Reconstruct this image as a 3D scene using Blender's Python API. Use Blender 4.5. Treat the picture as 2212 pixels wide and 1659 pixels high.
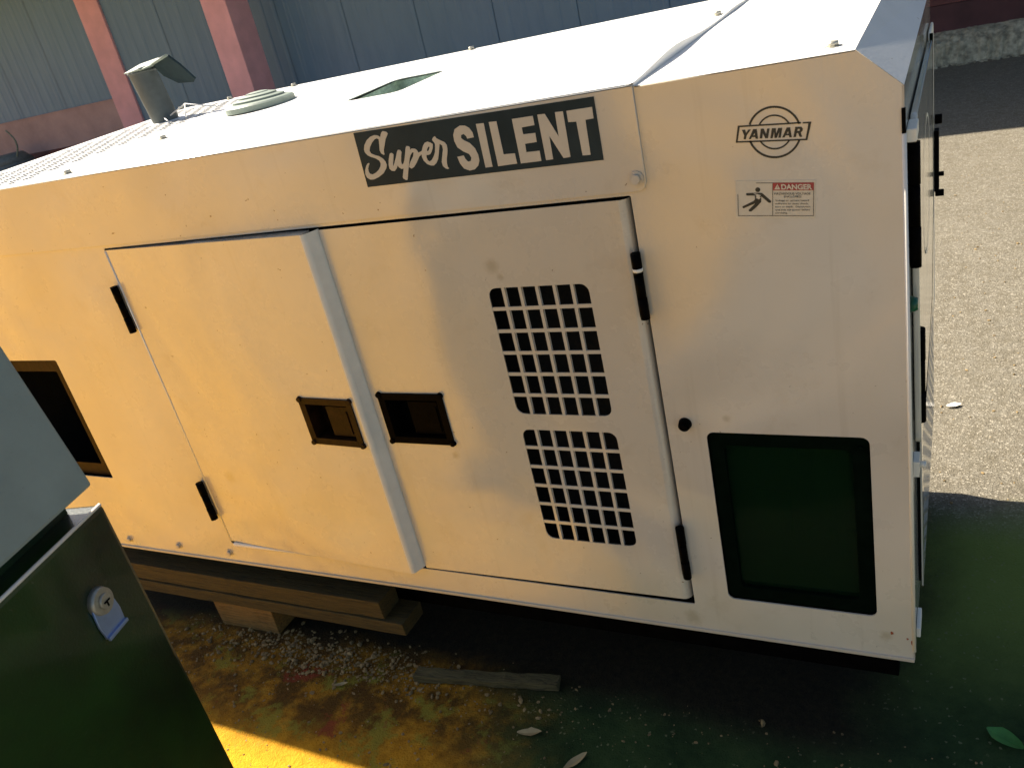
import bpy, bmesh, math, random
from mathutils import Matrix, Vector
random.seed(7)
sc = bpy.context.scene
for o in list(bpy.data.objects): bpy.data.objects.remove(o)
COL = sc.collection
# ------------------------------------------------------------ camera
cam = bpy.data.cameras.new('camera'); camo = bpy.data.objects.new('camera', cam); COL.objects.link(camo)
R = [[0.883517, 0.008348, -0.468324], [0.417151, -0.468757, 0.778622], [-0.213030, -0.883288, -0.417637]]
M = Matrix(((R[0][0], -R[0][1], -R[0][2], 0.07252), (R[1][0], -R[1][1], -R[1][2], -1.31710),
            (R[2][0], -R[2][1], -R[2][2], 1.28767), (0, 0, 0, 1)))
camo.matrix_world = M
cam.sensor_width = 36; cam.sensor_fit = 'HORIZONTAL'; cam.lens = 36 * 1831.35 / 2212
cam.clip_start = 0.02; cam.clip_end = 600
sc.camera = camo
cam.dof.use_dof = True; cam.dof.focus_distance = 1.9; cam.dof.aperture_fstop = 13
# ------------------------------------------------------------ sky, sun, exposure
SD = Vector((-1.00, 0.236, 1.0)).normalized()
EL = math.asin(SD.z); AZ = math.atan2(SD.x, SD.y)
w = bpy.data.worlds.new('World'); sc.world = w; w.use_nodes = True
nt = w.node_tree; nt.nodes.clear()
sky = nt.nodes.new('ShaderNodeTexSky'); sky.sky_type = 'NISHITA'; sky.sun_disc = False
sky.sun_elevation = EL; sky.sun_rotation = AZ; sky.dust_density = 2.0; sky.air_density = 1.0
bg = nt.nodes.new('ShaderNodeBackground'); bg.inputs['Strength'].default_value = 0.05
ow = nt.nodes.new('ShaderNodeOutputWorld')
nt.links.new(sky.outputs[0], bg.inputs[0]); nt.links.new(bg.outputs[0], ow.inputs[0])
sl = bpy.data.lights.new('sun', 'SUN'); sl.energy = 5.0; sl.angle = math.radians(0.55); sl.color = (1.0, 0.90, 0.76)
so = bpy.data.objects.new('sun', sl); COL.objects.link(so)
so.rotation_euler = SD.to_track_quat('Z', 'Y').to_euler()
sc.view_settings.view_transform = 'Standard'; sc.view_settings.look = 'None'
sc.view_settings.gamma = 1; sc.view_settings.use_curve_mapping = False
sc.view_settings.exposure = 1.30
sc.render.engine = 'CYCLES'
sc.cycles.max_bounces = 8; sc.cycles.diffuse_bounces = 5; sc.cycles.glossy_bounces = 4

# ------------------------------------------------------------ materials
def nodes(name):
    m = bpy.data.materials.new(name); m.use_nodes = True
    t = m.node_tree; b = t.nodes['Principled BSDF']
    return m, t, b
def N(t, typ, **kw):
    n = t.nodes.new(typ)
    for k, v in kw.items():
        if k.startswith('i_'):
            n.inputs[k[2:].replace('_', ' ')].default_value = v
        else: setattr(n, k, v)
    return n
def coords(t, scale=(1, 1, 1)):
    tc = N(t, 'ShaderNodeTexCoord'); mp = N(t, 'ShaderNodeMapping'); mp.inputs['Scale'].default_value = scale
    g = N(t, 'ShaderNodeNewGeometry')
    t.links.new(g.outputs['Position'], mp.inputs[0]); return mp.outputs[0]
def noise(t, vec, scale, detail=4, rough=0.6, dist=0.0):
    n = N(t, 'ShaderNodeTexNoise'); n.inputs['Scale'].default_value = scale; n.inputs['Detail'].default_value = detail
    n.inputs['Roughness'].default_value = rough; n.inputs['Distortion'].default_value = dist
    t.links.new(vec, n.inputs['Vector']); return n.outputs['Fac']
def ramp(t, fac, stops, interp='LINEAR'):
    r = N(t, 'ShaderNodeValToRGB'); r.color_ramp.interpolation = interp
    e = r.color_ramp.elements
    while len(e) < len(stops): e.new(0.5)
    for i, (p, c) in enumerate(stops):
        e[i].position = p; e[i].color = (*c, 1) if len(c) == 3 else c
    t.links.new(fac, r.inputs[0]); return r.outputs[0]
def mix(t, fac, a, b, mode='MIX'):
    m = N(t, 'ShaderNodeMix', data_type='RGBA', blend_type=mode)
    for sock, v in ((m.inputs[0], fac), (m.inputs[6], a), (m.inputs[7], b)):
        if isinstance(v, (int, float)): sock.default_value = v
        elif isinstance(v, tuple): sock.default_value = (*v, 1)
        else: t.links.new(v, sock)
    return m.outputs[2]
def bump(t, h, strength, dist, prev=None):
    b = N(t, 'ShaderNodeBump'); b.inputs['Strength'].default_value = strength; b.inputs['Distance'].default_value = dist
    t.links.new(h, b.inputs['Height'])
    if prev is not None: t.links.new(prev, b.inputs['Normal'])
    return b.outputs[0]
def simple(name, col, rough=0.5, metal=0.0, var=0.15, scale=30, bmp=0.0, bscale=80, coat=0.0, spec=0.5):
    m, t, b = nodes(name); v = coords(t)
    f = noise(t, v, scale, 5)
    d = tuple(c * (1 - var) for c in col); l = tuple(min(1, c * (1 + var)) for c in col)
    t.links.new(ramp(t, f, [(0.3, d), (0.7, l)]), b.inputs['Base Color'])
    b.inputs['Roughness'].default_value = rough; b.inputs['Metallic'].default_value = metal
    b.inputs['Coat Weight'].default_value = coat; b.inputs['Coat Roughness'].default_value = 0.08
    b.inputs['Specular IOR Level'].default_value = spec
    if bmp: t.links.new(bump(t, noise(t, v, bscale, 4), 1.0, bmp), b.inputs['Normal'])
    return m
SMUDGES = {'cream_enamel_door': ((-0.702, 0.830, 0.016), (-0.69, 0.808, 0.008), (-0.90, 0.405, 0.010), (-1.62, 0.30, 0.02)), 'cream_enamel': ((-0.05, 0.05, 0.012), (-0.42, 0.03, 0.02), (-0.30, 0.515, 0.008))}
def scuffed(m, col):
    t = m.node_tree; b = t.nodes['Principled BSDF']; v = coords(t, (18, 60, 260)); src = b.inputs['Base Color'].links[0].from_socket
    k = ramp(t, noise(t, v, 0.7, 5, 0.7), [(0.66, (0, 0, 0)), (0.72, (0.5, 0.5, 0.5))])
    g = ramp(t, noise(t, coords(t), 120, 2), [(0.74, (0, 0, 0)), (0.77, (0.8, 0.8, 0.8))])
    t.links.new(mix(t, g, mix(t, k, src, col), col), b.inputs['Base Color'])
def paint(name, col, rough, dent, coat=0.35, coatrough=0.1, dirt=0.5, fine=0.00022, cloud=0.0):
    """sprayed enamel on thin sheet: orange peel, slight oil-canning, specks and rubbed-in dust"""
    m, t, b = nodes(name); v = coords(t)
    f = noise(t, v, 3.0, 3)
    c = ramp(t, f, [(0.3, tuple(x * 0.95 for x in col)), (0.7, tuple(min(1, x * 1.03) for x in col))])
    if cloud: c = mix(t, ramp(t, noise(t, v, 1.7, 3, 0.5, 0.6), [(0.40, (0, 0, 0)), (0.66, (cloud,) * 3)]), c, (0.60, 0.44, 0.20))
    sp = noise(t, v, 85, 2, 0.5)                       # sparse specks
    spm = ramp(t, sp, [(0.745, (0, 0, 0)), (0.765, (1, 1, 1))])
    c = mix(t, spm, c, (0.22, 0.16, 0.10))
    vs_ = coords(t, (26, 26, 1.1))                     # thin run-down grime streaks
    stm = ramp(t, noise(t, vs_, 1.0, 5, 0.6), [(0.60, (0, 0, 0)), (0.78, (dirt * 0.45,) * 3)])
    c = mix(t, stm, c, (0.34, 0.27, 0.17))
    du = noise(t, v, 7.5, 8, 0.7, 0.4)                 # faint dust smears
    dum = ramp(t, du, [(0.56, (0, 0, 0)), (0.80, (dirt, dirt, dirt))])
    c = mix(t, dum, c, tuple(x * y for x, y in zip(col, (0.72, 0.64, 0.52))))
    for (px, pz, rad) in SMUDGES.get(name, ()):
        vm = N(t, 'ShaderNodeVectorMath', operation='DISTANCE'); vm.inputs[1].default_value = (px, -0.001, pz)
        t.links.new(v, vm.inputs[0]); ad = N(t, 'ShaderNodeMath', operation='MULTIPLY_ADD')
        t.links.new(noise(t, v, 60, 5, 0.7), ad.inputs[0]); ad.inputs[1].default_value = rad * 1.6; t.links.new(vm.outputs['Value'], ad.inputs[2])
        c = mix(t, ramp(t, ad.outputs[0], [(rad * 1.1, (0.5, 0.5, 0.5)), (rad * 2.0, (0, 0, 0))]), c, (0.36, 0.29, 0.17))
    t.links.new(c, b.inputs['Base Color'])
    r = ramp(t, noise(t, v, 9, 5), [(0.3, (rough - 0.07,) * 3), (0.75, (rough + 0.1,) * 3)])
    t.links.new(r, b.inputs['Roughness'])
    b.inputs['Coat Weight'].default_value = coat; b.inputs['Coat Roughness'].default_value = coatrough; b.inputs['Coat IOR'].default_value = 1.65
    n1 = bump(t, noise(t, v, 1.9, 2, 0.4, 0.5), 1.0, dent)
    n2 = bump(t, noise(t, v, 160, 3), 1.0, fine, n1)
    t.links.new(n2, b.inputs['Normal']); t.links.new(n2, b.inputs['Coat Normal'])
    return m
CREAM = (0.67, 0.62, 0.525)
M_paint = paint('cream_enamel', CREAM, 0.30, 0.040, 0.8, 0.12, cloud=0.22)
M_door = paint('cream_enamel_door', CREAM, 0.27, 0.038, 1.0, 0.17, cloud=0.25)
M_roof = paint('white_enamel_roof', (0.80, 0.79, 0.75), 0.5, 0.004, 0.1, 0.2, 0.2)
M_end = paint('cream_enamel_end', (0.62, 0.60, 0.52), 0.12, 0.0006, 0.7, 0.07, 0.2, fine=0.0)
M_let = simple('cream_lettering', (0.60, 0.54, 0.43), 0.45, var=0.04)
M_trim = simple('white_trim_and_glints', (0.86, 0.82, 0.72), 0.45, var=0.05)  # white parts, and highlights painted along door and cabinet edges
M_decal = simple('black_green_decal', (0.024, 0.037, 0.041), 0.4, var=0.3, scale=7, bmp=0.0004, bscale=60, spec=0.12)
M_ink = simple('black_ink', (0.035, 0.033, 0.022), 0.6, var=0.3, scale=160)
M_red = simple('red_print', (0.38, 0.05, 0.05), 0.5, var=0.12)
M_label = simple('label_vinyl', (0.66, 0.61, 0.49), 0.4, var=0.06, scale=60, bmp=0.0004, bscale=40)
M_rub = simple('black_rubber', (0.0025, 0.006, 0.0035), 0.8, var=0.3, spec=0.0)
M_blk = simple('black_painted_steel', (0.0025, 0.002, 0.0018), 0.5, var=0.4, scale=60, bmp=0.0008, bscale=50, spec=0.02)
M_brn = simple('brown_black_painted_steel', (0.020, 0.008, 0.003), 0.5, var=0.6, scale=40, bmp=0.001, bscale=60, spec=0.10)
M_foam = simple('soundproof_foam', (0.008, 0.008, 0.007), 0.95, bmp=0.004, bscale=60)
M_pipe = simple('sooty_grey_steel', (0.085, 0.10, 0.095), 0.5, var=0.25, scale=18, bmp=0.0008)
M_cap = simple('pale_green_grey_metal', (0.24, 0.29, 0.24), 0.55, var=0.1)
M_zinc = simple('zinc_bolt', (0.50, 0.48, 0.40), 0.4, 0.5, var=0.2)
M_inner = simple('white_liner', (0.36, 0.33, 0.26), 0.6, bmp=0.006, bscale=70)
M_skid = simple('dark_skid_steel', (0.004, 0.0035, 0.003), 0.8, var=0.4, spec=0.02)
M_cabg = simple('grey_cabinet_paint', (0.27, 0.32, 0.29), 0.5, var=0.08, scale=14, bmp=0.0003, bscale=150)
M_cabd = simple('dark_green_cabinet_paint', (0.006, 0.028, 0.003), 0.34, var=0.7, scale=5, bmp=0.0004, bscale=200, coat=0.4)
scuffed(M_cabd, (0.05, 0.07, 0.04)); scuffed(M_cabg, (0.14, 0.16, 0.14))
M_lock = simple('dull_lock_metal', (0.42, 0.40, 0.33), 0.4, 0.6, var=0.2, scale=50)
M_lockp = simple('blue_zinc_plate', (0.28, 0.38, 0.60), 0.3, 0.6, var=0.1)
M_green = simple('green_lamp_plastic', (0.01, 0.10, 0.05), 0.15, var=0.2)
M_pink = simple('salmon_column_paint', (0.85, 0.46, 0.50), 0.8, var=0.1, scale=4, bmp=0.003, bscale=20)
M_pink2 = simple('hazed_dado_paint', (0.48, 0.33, 0.32), 0.85, var=0.15, scale=3, bmp=0.003, bscale=20)  # maroon dado paled by lens haze, put into the colour
M_maroon = simple('maroon_skirting_paint', (0.085, 0.032, 0.034), 0.7, var=0.35, scale=2.5, bmp=0.004, bscale=12)
M_drum = simple('grey_drum', (0.16, 0.20, 0.22), 0.6, var=0.2)
def sheetmat():
    m, t, b = nodes('blue_grey_metal_sheet'); v = coords(t, (1, 1, 0.25))
    f = noise(t, v, 6, 6, 0.65)
    g = noise(t, coords(t), 0.5, 3)
    c = ramp(t, f, [(0.3, (0.105, 0.215, 0.36)), (0.7, (0.145, 0.27, 0.42))])
    c = mix(t, ramp(t, g, [(0.35, (0, 0, 0)), (0.7, (0.6, 0.6, 0.6))]), c, (0.12, 0.25, 0.34))
    t.links.new(c, b.inputs['Base Color']); b.inputs['Roughness'].default_value = 0.42
    t.links.new(bump(t, f, 0.5, 0.004), b.inputs['Normal']); return m
M_sheet = sheetmat()
def wood(name, col):
    m, t, b = nodes(name); v = coords(t, (2.6, 26, 42))
    f = noise(t, v, 4, 6, 0.7, 1.2)
    t.links.new(ramp(t, f, [(0.30, tuple(x * 0.28 for x in col)), (0.5, col), (0.72, tuple(min(1, x * 1.45) for x in col))]), b.inputs['Base Color'])
    b.inputs['Roughness'].default_value = 0.85; t.links.new(bump(t, f, 0.8, 0.004), b.inputs['Normal']); return m
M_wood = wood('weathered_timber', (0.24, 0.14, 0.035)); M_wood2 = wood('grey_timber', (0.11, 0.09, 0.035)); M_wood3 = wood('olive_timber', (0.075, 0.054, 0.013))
def glassmat():
    m, t, b = nodes('green_tinted_pane')
    b.inputs['Base Color'].default_value = (0.035, 0.13, 0.05, 1); b.inputs['Roughness'].default_value = 0.09
    b.inputs['Transmission Weight'].default_value = 0.9; b.inputs['IOR'].default_value = 1.12; b.inputs['Specular IOR Level'].default_value = 0.05
    v = coords(t); t.links.new(bump(t, noise(t, v, 6, 2), 1, 0.002), b.inputs['Normal']); return m
M_glass = glassmat()
M_ctrl = simple('dark_control_panel', (0.010, 0.022, 0.010), 0.6, var=0.4, scale=8)
def groundmat():
    m, t, b = nodes('asphalt_and_soil'); v = coords(t)
    # coarse stone-chip asphalt
    vo = N(t, 'ShaderNodeTexVoronoi'); vo.inputs['Scale'].default_value = 210; t.links.new(v, vo.inputs['Vector'])
    f1 = noise(t, v, 75, 6, 0.75); f2 = noise(t, v, 1.1, 4)
    f9 = noise(t, v, 190, 3, 0.8)
    asph = ramp(t, f1, [(0.30, (0.085, 0.075, 0.056)), (0.5, (0.235, 0.213, 0.165)), (0.72, (0.41, 0.375, 0.30))])
    asph = mix(t, 0.35, asph, ramp(t, f2, [(0.3, (0.17, 0.155, 0.12)), (0.7, (0.25, 0.23, 0.18))]))
    cc = N(t, 'ShaderNodeSeparateColor'); t.links.new(vo.outputs['Color'], cc.inputs[0])
    asph = mix(t, ramp(t, f9, [(0.38, (0.9, 0.9, 0.9)), (0.48, (0, 0, 0))]), asph, (0.07, 0.06, 0.04))
    asph = mix(t, ramp(t, noise(t, v, 16, 6, 0.75), [(0.40, (0.45, 0.45, 0.45)), (0.62, (0, 0, 0))]), asph, (0.12, 0.10, 0.062))
    chips = ramp(t, cc.outputs[0], [(0.90, (0, 0, 0)), (0.93, (0.5, 0.5, 0.5))])
    asph = mix(t, chips, asph, (0.55, 0.50, 0.40))
    sep = N(t, 'ShaderNodeSeparateXYZ'); t.links.new(v, sep.inputs[0])
    # green cast of the machine's shade, painted into the asphalt
    e = noise(t, v, 1.6, 6, 0.65, 0.5)
    def band(val, lo, hi, amp):     # smooth step of (val + amp*(noise-.5))
        mu = N(t, 'ShaderNodeMath', operation='MULTIPLY_ADD'); t.links.new(e, mu.inputs[0]); mu.inputs[1].default_value = amp; mu.inputs[2].default_value = -amp / 2
        ad = N(t, 'ShaderNodeMath', operation='ADD'); t.links.new(val, ad.inputs[0]); t.links.new(mu.outputs[0], ad.inputs[1])
        mr = N(t, 'ShaderNodeMapRange'); mr.interpolation_type = 'SMOOTHSTEP'
        mr.inputs[1].default_value = lo; mr.inputs[2].default_value = hi; t.links.new(ad.outputs[0], mr.inputs[0]); return mr.outputs[0]
    a1 = N(t, 'ShaderNodeMath', operation='MULTIPLY'); t.links.new(band(sep.outputs[1], 0.98, 0.72, 0.25), a1.inputs[0]); t.links.new(band(sep.outputs[1], -0.75, -0.30, 0.5), a1.inputs[1]); shade_green = a1.outputs[0]
    shade_greenc = ramp(t, noise(t, v, 9, 6, 0.7), [(0.3, (0.012, 0.034, 0.009)), (0.55, (0.032, 0.066, 0.018)), (0.8, (0.07, 0.10, 0.03))])
    shade_greenc = mix(t, band(sep.outputs[1], 0.1, 0.55, 0.4), shade_greenc, mix(t, 0.6, shade_greenc, (0.30, 0.38, 0.080)))
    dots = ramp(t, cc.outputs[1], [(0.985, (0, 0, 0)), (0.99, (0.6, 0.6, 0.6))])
    shade_greenc = mix(t, dots, shade_greenc, (0.26, 0.27, 0.14))
    c = mix(t, shade_green, asph, shade_greenc)
    # ochre soil spread over the left front
    soil = band(sep.outputs[0], -0.70, -1.15, 0.9)
    sm = N(t, 'ShaderNodeMath', operation='MULTIPLY'); t.links.new(soil, sm.inputs[0]); t.links.new(band(sep.outputs[1], 1.6, 0.6, 1.0), sm.inputs[1])
    soilc = ramp(t, noise(t, v, 26, 8, 0.75), [(0.25, (0.17, 0.065, 0.004)), (0.5, (0.50, 0.235, 0.012)), (0.75, (0.68, 0.40, 0.04))])
    soilc = mix(t, band(sep.outputs[1], -0.20, -0.42, 0.2), soilc, mix(t, 0.7, soilc, (0.84, 0.43, 0.015)))   # sunlit patch painted into the soil colour farther out
    blot = noise(t, v, 11.0, 7, 0.7, 0.1)
    soil_shade = N(t, 'ShaderNodeMath', operation='MULTIPLY'); t.links.new(band(sep.outputs[1], -0.40, -0.16, 0.35), soil_shade.inputs[0]); t.links.new(ramp(t, blot, [(0.38, (0.15, 0.15, 0.15)), (0.56, (0.9, 0.9, 0.9))]), soil_shade.inputs[1])  # mottled soil, with shade towards the machine put into the colour
    soilc = mix(t, soil_shade.outputs[0], soilc, ramp(t, noise(t, v, 60, 5, 0.8), [(0.3, (0.028, 0.013, 0.002)), (0.7, (0.11, 0.055, 0.009))]))
    # patches of moss, rust dust and straw
    p = noise(t, v, 6.3, 7, 0.72, 0.1)
    soilc = mix(t, ramp(t, p, [(0.54, (0, 0, 0)), (0.60, (0.75, 0.75, 0.75))]), soilc, (0.27, 0.25, 0.03))
    p2 = noise(t, v, 5.7, 7, 0.7, 0.1)
    soilc = mix(t, ramp(t, p2, [(0.61, (0, 0, 0)), (0.66, (0.8, 0.8, 0.8))]), soilc, (0.26, 0.045, 0.02))
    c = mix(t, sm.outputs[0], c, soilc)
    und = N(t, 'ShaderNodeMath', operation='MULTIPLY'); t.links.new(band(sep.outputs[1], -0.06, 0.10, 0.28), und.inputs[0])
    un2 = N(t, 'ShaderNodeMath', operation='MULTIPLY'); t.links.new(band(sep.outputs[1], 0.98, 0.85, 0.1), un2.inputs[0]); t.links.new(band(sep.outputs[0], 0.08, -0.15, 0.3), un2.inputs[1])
    t.links.new(un2.outputs[0], und.inputs[1])          # near-black shade painted on the ground under the machine
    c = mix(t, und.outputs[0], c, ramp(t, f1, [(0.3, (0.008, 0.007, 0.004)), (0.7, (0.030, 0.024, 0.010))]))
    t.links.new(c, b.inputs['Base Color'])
    b.inputs['Roughness'].default_value = 0.92; b.inputs['Specular IOR Level'].default_value = 0.25
    n1 = bump(t, f1, 1.0, 0.006); n2 = bump(t, vo.outputs['Distance'], 0.6, 0.003, n1); n3 = bump(t, f2, 0.6, 0.03, n2)
    t.links.new(n3, b.inputs['Normal']); return m
M_ground = groundmat()
M_conc = simple('broken_concrete', (0.42, 0.39, 0.28), 0.9, var=0.6, scale=16, bmp=0.02, bscale=14)
M_stone = simple('pale_stone', (0.26, 0.18, 0.075), 0.8, var=0.7, scale=50)
M_leaf = simple('dry_leaf', (0.36, 0.29, 0.15), 0.7, var=0.2)
M_gleaf = simple('green_leaf', (0.06, 0.22, 0.04), 0.5, var=0.3)

# ------------------------------------------------------------ building blocks
def finish(name, me, mat, parent=None, smooth=False):
    if mat is not None and not me.materials:
        for m_ in (mat if isinstance(mat, (list, tuple)) else [mat]): me.materials.append(m_)
    if smooth:
        for p in me.polygons: p.use_smooth = True
    o = bpy.data.objects.new(name, me); COL.objects.link(o)
    if parent is not None: o.parent = parent
    return o
def tag(o, label, cat, group=None):
    o['label'] = label; o['category'] = cat
    if group: o['group'] = group
    return o
def thing(name, label, cat, loc=(0, 0, 0), group=None):
    o = bpy.data.objects.new(name, None); COL.objects.link(o); o.empty_display_size = 0.1
    return tag(o, label, cat, group)
def rr(x0, y0, x1, y1, r=0.0, n=5):
    if r <= 0: return [(x0, y0), (x1, y0), (x1, y1), (x0, y1)]
    out = []
    for cx, cy, a in ((x1 - r, y0 + r, -90), (x1 - r, y1 - r, 0), (x0 + r, y1 - r, 90), (x0 + r, y0 + r, 180)):
        for i in range(n + 1):
            q = math.radians(a + 90 * i / n); out.append((cx + r * math.cos(q), cy + r * math.sin(q)))
    return out
def face_mesh(polys, thick, bev=0.0):
    cu = bpy.data.curves.new('c', 'CURVE'); cu.dimensions = '2D'; cu.fill_mode = 'BOTH'
    cu.extrude = max(0.0, thick / 2 - bev); cu.bevel_depth = bev; cu.bevel_resolution = 2
    if bev: cu.offset = -bev
    for pts in polys:
        s = cu.splines.new('POLY'); s.points.add(len(pts) - 1); s.use_cyclic_u = True
        for i, (x, y) in enumerate(pts): s.points[i].co = (x, y, 0, 1)
    o = bpy.data.objects.new('c', cu); COL.objects.link(o)
    dg = bpy.context.evaluated_depsgraph_get(); dg.update()
    me = bpy.data.meshes.new_from_object(o.evaluated_get(dg)); bpy.data.objects.remove(o); bpy.data.curves.remove(cu)
    me.materials.clear(); return me
def plate(name, polys, front, thick, mat, parent, plane='F', bev=0.0, slope=0.0):
    """sheet with holes. F: in XZ, outer face at y=front; E: in YZ, outer face at x=front; T: in XY, top at z=front+slope*y"""
    me = face_mesh(polys, thick, bev)
    for v in me.vertices:
        x, y, z = v.co; z -= thick / 2
        if plane == 'F': v.co = (x, front - z, y)
        elif plane == 'E': v.co = (front + z, x, y)
        else: v.co = (x, y, front + z + slope * y)
    me.update(); return finish(name, me, mat, parent)
def bm_new(): return bmesh.new()
def bm_box(bm, a, b, mi=0):
    x0, y0, z0 = a; x1, y1, z1 = b
    v = [bm.verts.new(p) for p in ((x0, y0, z0), (x1, y0, z0), (x1, y1, z0), (x0, y1, z0), (x0, y0, z1), (x1, y0, z1), (x1, y1, z1), (x0, y1, z1))]
    for f in ((0, 3, 2, 1), (4, 5, 6, 7), (0, 1, 5, 4), (1, 2, 6, 5), (2, 3, 7, 6), (3, 0, 4, 7)):
        q = bm.faces.new([v[i] for i in f]); q.material_index = mi
    return v
def bm_cyl(bm, p, q, r0, r1=None, n=16, caps=True, mi=0):
    r1 = r0 if r1 is None else r1
    p = Vector(p); q = Vector(q); d = (q - p).normalized(); u = d.orthogonal().normalized(); w_ = d.cross(u)
    A = []; B = []
    for i in range(n):
        a = 2 * math.pi * i / n; k = u * math.cos(a) + w_ * math.sin(a)
        A.append(bm.verts.new(p + k * r0)); B.append(bm.verts.new(q + k * r1))
    for i in range(n):
        f = bm.faces.new((A[i], A[(i + 1) % n], B[(i + 1) % n], B[i])); f.smooth = True; f.material_index = mi
    if caps:
        f = bm.faces.new(A[::-1]); f.material_index = mi; f = bm.faces.new(B); f.material_index = mi
def bm_quad(bm, pts, mi=0, smooth=False):
    f = bm.faces.new([bm.verts.new(p) for p in pts]); f.material_index = mi; f.smooth = smooth; return f
def done(name, bm, mat, parent=None, bevel=0.0, recalc=True):
    if recalc: bmesh.ops.recalc_face_normals(bm, faces=bm.faces[:])
    if bevel > 0:
        bmesh.ops.remove_doubles(bm, verts=bm.verts[:], dist=1e-5)
        bmesh.ops.bevel(bm, geom=[e for e in bm.edges if len(e.link_faces) == 2 and e.calc_face_angle(0) > 0.6], offset=bevel, segments=2, affect='EDGES', profile=0.6)
    me = bpy.data.meshes.new(name); bm.to_mesh(me); bm.free()
    return finish(name, me, mat, parent)
def box(name, a, b, mat, parent=None, bevel=0.0):
    bm = bm_new(); bm_box(bm, a, b); return done(name, bm, mat, parent, bevel)
def text(name, body, p0, p1, ztop, y, mat, parent, bold=0.0):
    """flat print on the front face: baseline p0..p1 (x,z), cap height up to ztop"""
    cu = bpy.data.curves.new('t', 'FONT'); cu.body = body; cu.size = 1; cu.offset = bold
    o = bpy.data.objects.new('t', cu); COL.objects.link(o)
    dg = bpy.context.evaluated_depsgraph_get(); dg.update()
    me = bpy.data.meshes.new_from_object(o.evaluated_get(dg)); bpy.data.objects.remove(o)
    xs = [v.co.x for v in me.vertices]; x0, x1 = min(xs), max(xs)
    cap = 0.70
    sx = (p1[0] - p0[0]) / (x1 - x0); sh = (p1[1] - p0[1]) / (x1 - x0); sz = (ztop - p0[1]) / cap
    for v in me.vertices:
        x, z = v.co.x - x0, v.co.y; v.co = (p0[0] + sx * x, y, p0[1] + sh * x + sz * z)
    me.materials.clear(); return finish(name, me, mat, parent)

# ================================================================= SETTING
GZ = -0.30
bm = bm_new()
xs = [-150, -40, -12, -5, -2.6, -1.9, -1.2, -0.5, 0.2, 1, 3, 8, 40, 150]; ys = [-150, -40, -10, -3, -1.2, -0.5, 0, 0.8, 2, 4, 8.15, 40, 150]
gv = [[bm.verts.new((x, y, GZ)) for x in xs] for y in ys]
for j in range(len(ys) - 1):
    for i in range(len(xs) - 1): bm.faces.new((gv[j][i], gv[j][i + 1], gv[j + 1][i + 1], gv[j + 1][i]))
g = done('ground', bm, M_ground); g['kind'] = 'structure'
# concrete step below the wall, rough broken edge
bm = bm_new(); n = 420; x0, x1 = -9.0, 3.2
rows = []
for i in range(n + 1):
    x = x0 + (x1 - x0) * i / n
    j1 = 0.03 * math.sin(x * 3.1) + random.uniform(-0.018, 0.018); j2 = random.uniform(-0.03, 0.03)
    rows.append([bm.verts.new(p) for p in ((x, 8.16 + j2 * 0.5, GZ - 0.05), (x, 8.16 + random.uniform(-0.012, 0.012), GZ + 0.02), (x, 8.18 + j1, GZ + 0.17 + j2 * 0.6), (x, 8.20 + j1, GZ + 0.205 + random.uniform(-0.012, 0.012)),
        (x, 8.27, GZ + 0.235 + random.uniform(-0.02, 0.02)), (x, 8.33, GZ + 0.265 + random.uniform(-0.02, 0.012)), (x, 8.42, GZ + 0.29))])
for i in range(n):
    for k in range(6): bm.faces.new((rows[i][k], rows[i + 1][k], rows[i + 1][k + 1], rows[i][k + 1]))
st = done('concrete_step', bm, M_conc); st['kind'] = 'structure'
# ---- workshop wall behind
WY = 8.45
shed = thing('workshop_building', 'long workshop wall of blue-grey metal sheets with salmon pink columns and brown lower wall', 'building')
def corrugated(x0, x1, z0, z1, y):
    bm = bm_new(); p = 0.21; prof = []; x = x0
    while x < x1:
        prof += [(x, 0), (x + p * 0.62, 0), (x + p * 0.70, -0.004), (x + p * 0.92, -0.004)]; x += p
    prof = [(a, b) for a, b in prof if a < x1] + [(x1, 0)]
    lo = [bm.verts.new((a, y + b, z0)) for a, b in prof]; hi = [bm.verts.new((a, y + b, z1)) for a, b in prof]
    for i in range(len(prof) - 1): bm.faces.new((lo[i], lo[i + 1], hi[i + 1], hi[i]))
    return bm
cols = [(-16.6, -16.13), (-11.61, -11.14)]
def sheets(x0, x1, z0):
    k = max(1, round((x1 - x0) / 1.05)); wd = (x1 - x0) / k
    for i in range(k): done('wall_sheet', corrugated(x0 + i * wd + 0.004, x0 + (i + 1) * wd - 0.004, z0, 3.3, WY), M_sheet, shed, recalc=False)
sheets(-16.13, -11.61, 1.02); sheets(-11.14, 4.6, 0.455)
for a, b in cols: box('column', (a, WY - 0.035, GZ + 0.29), (b, WY + 0.2, 3.3), M_pink, shed, 0.006)
box('column', (-8.43, 7.60, GZ), (-8.03, 8.01, 3.3), M_pink, shed, 0.008)
box('column', (3.8, 7.60, GZ), (4.2, 8.01, 3.3), M_pink, shed, 0.008)
box('dado_wall', (-22, WY - 0.03, 0.455), (-11.61, WY + 0.2, 1.00), M_pink2, shed)
box('ledge', (-22, WY - 0.04, 1.00), (-11.61, WY + 0.2, 1.02), M_pink2, shed)
box('skirting_wall', (-22, WY - 0.05, GZ + 0.1), (4.6, WY + 0.2, 0.22), M_maroon, shed)
box('skirting_band', (-22, WY - 0.035, 0.225), (4.6, WY + 0.2, 0.45), simple('red_brown_band_paint', (0.16, 0.055, 0.05), 0.7, var=0.3, scale=3), shed)
box('blind_wall', (-22, WY + 0.03, 0.46), (4.6, WY + 0.2, 3.3), M_sheet, shed)
box('shadow_eave', (-24, 6.23, 3.31), (4.8, WY + 3.0, 3.42), simple('shadow_eave_sheet', (0.3, 0.3, 0.28), 0.5), shed)  # unseen overhang, added and sized to cast the far shadow edge
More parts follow.
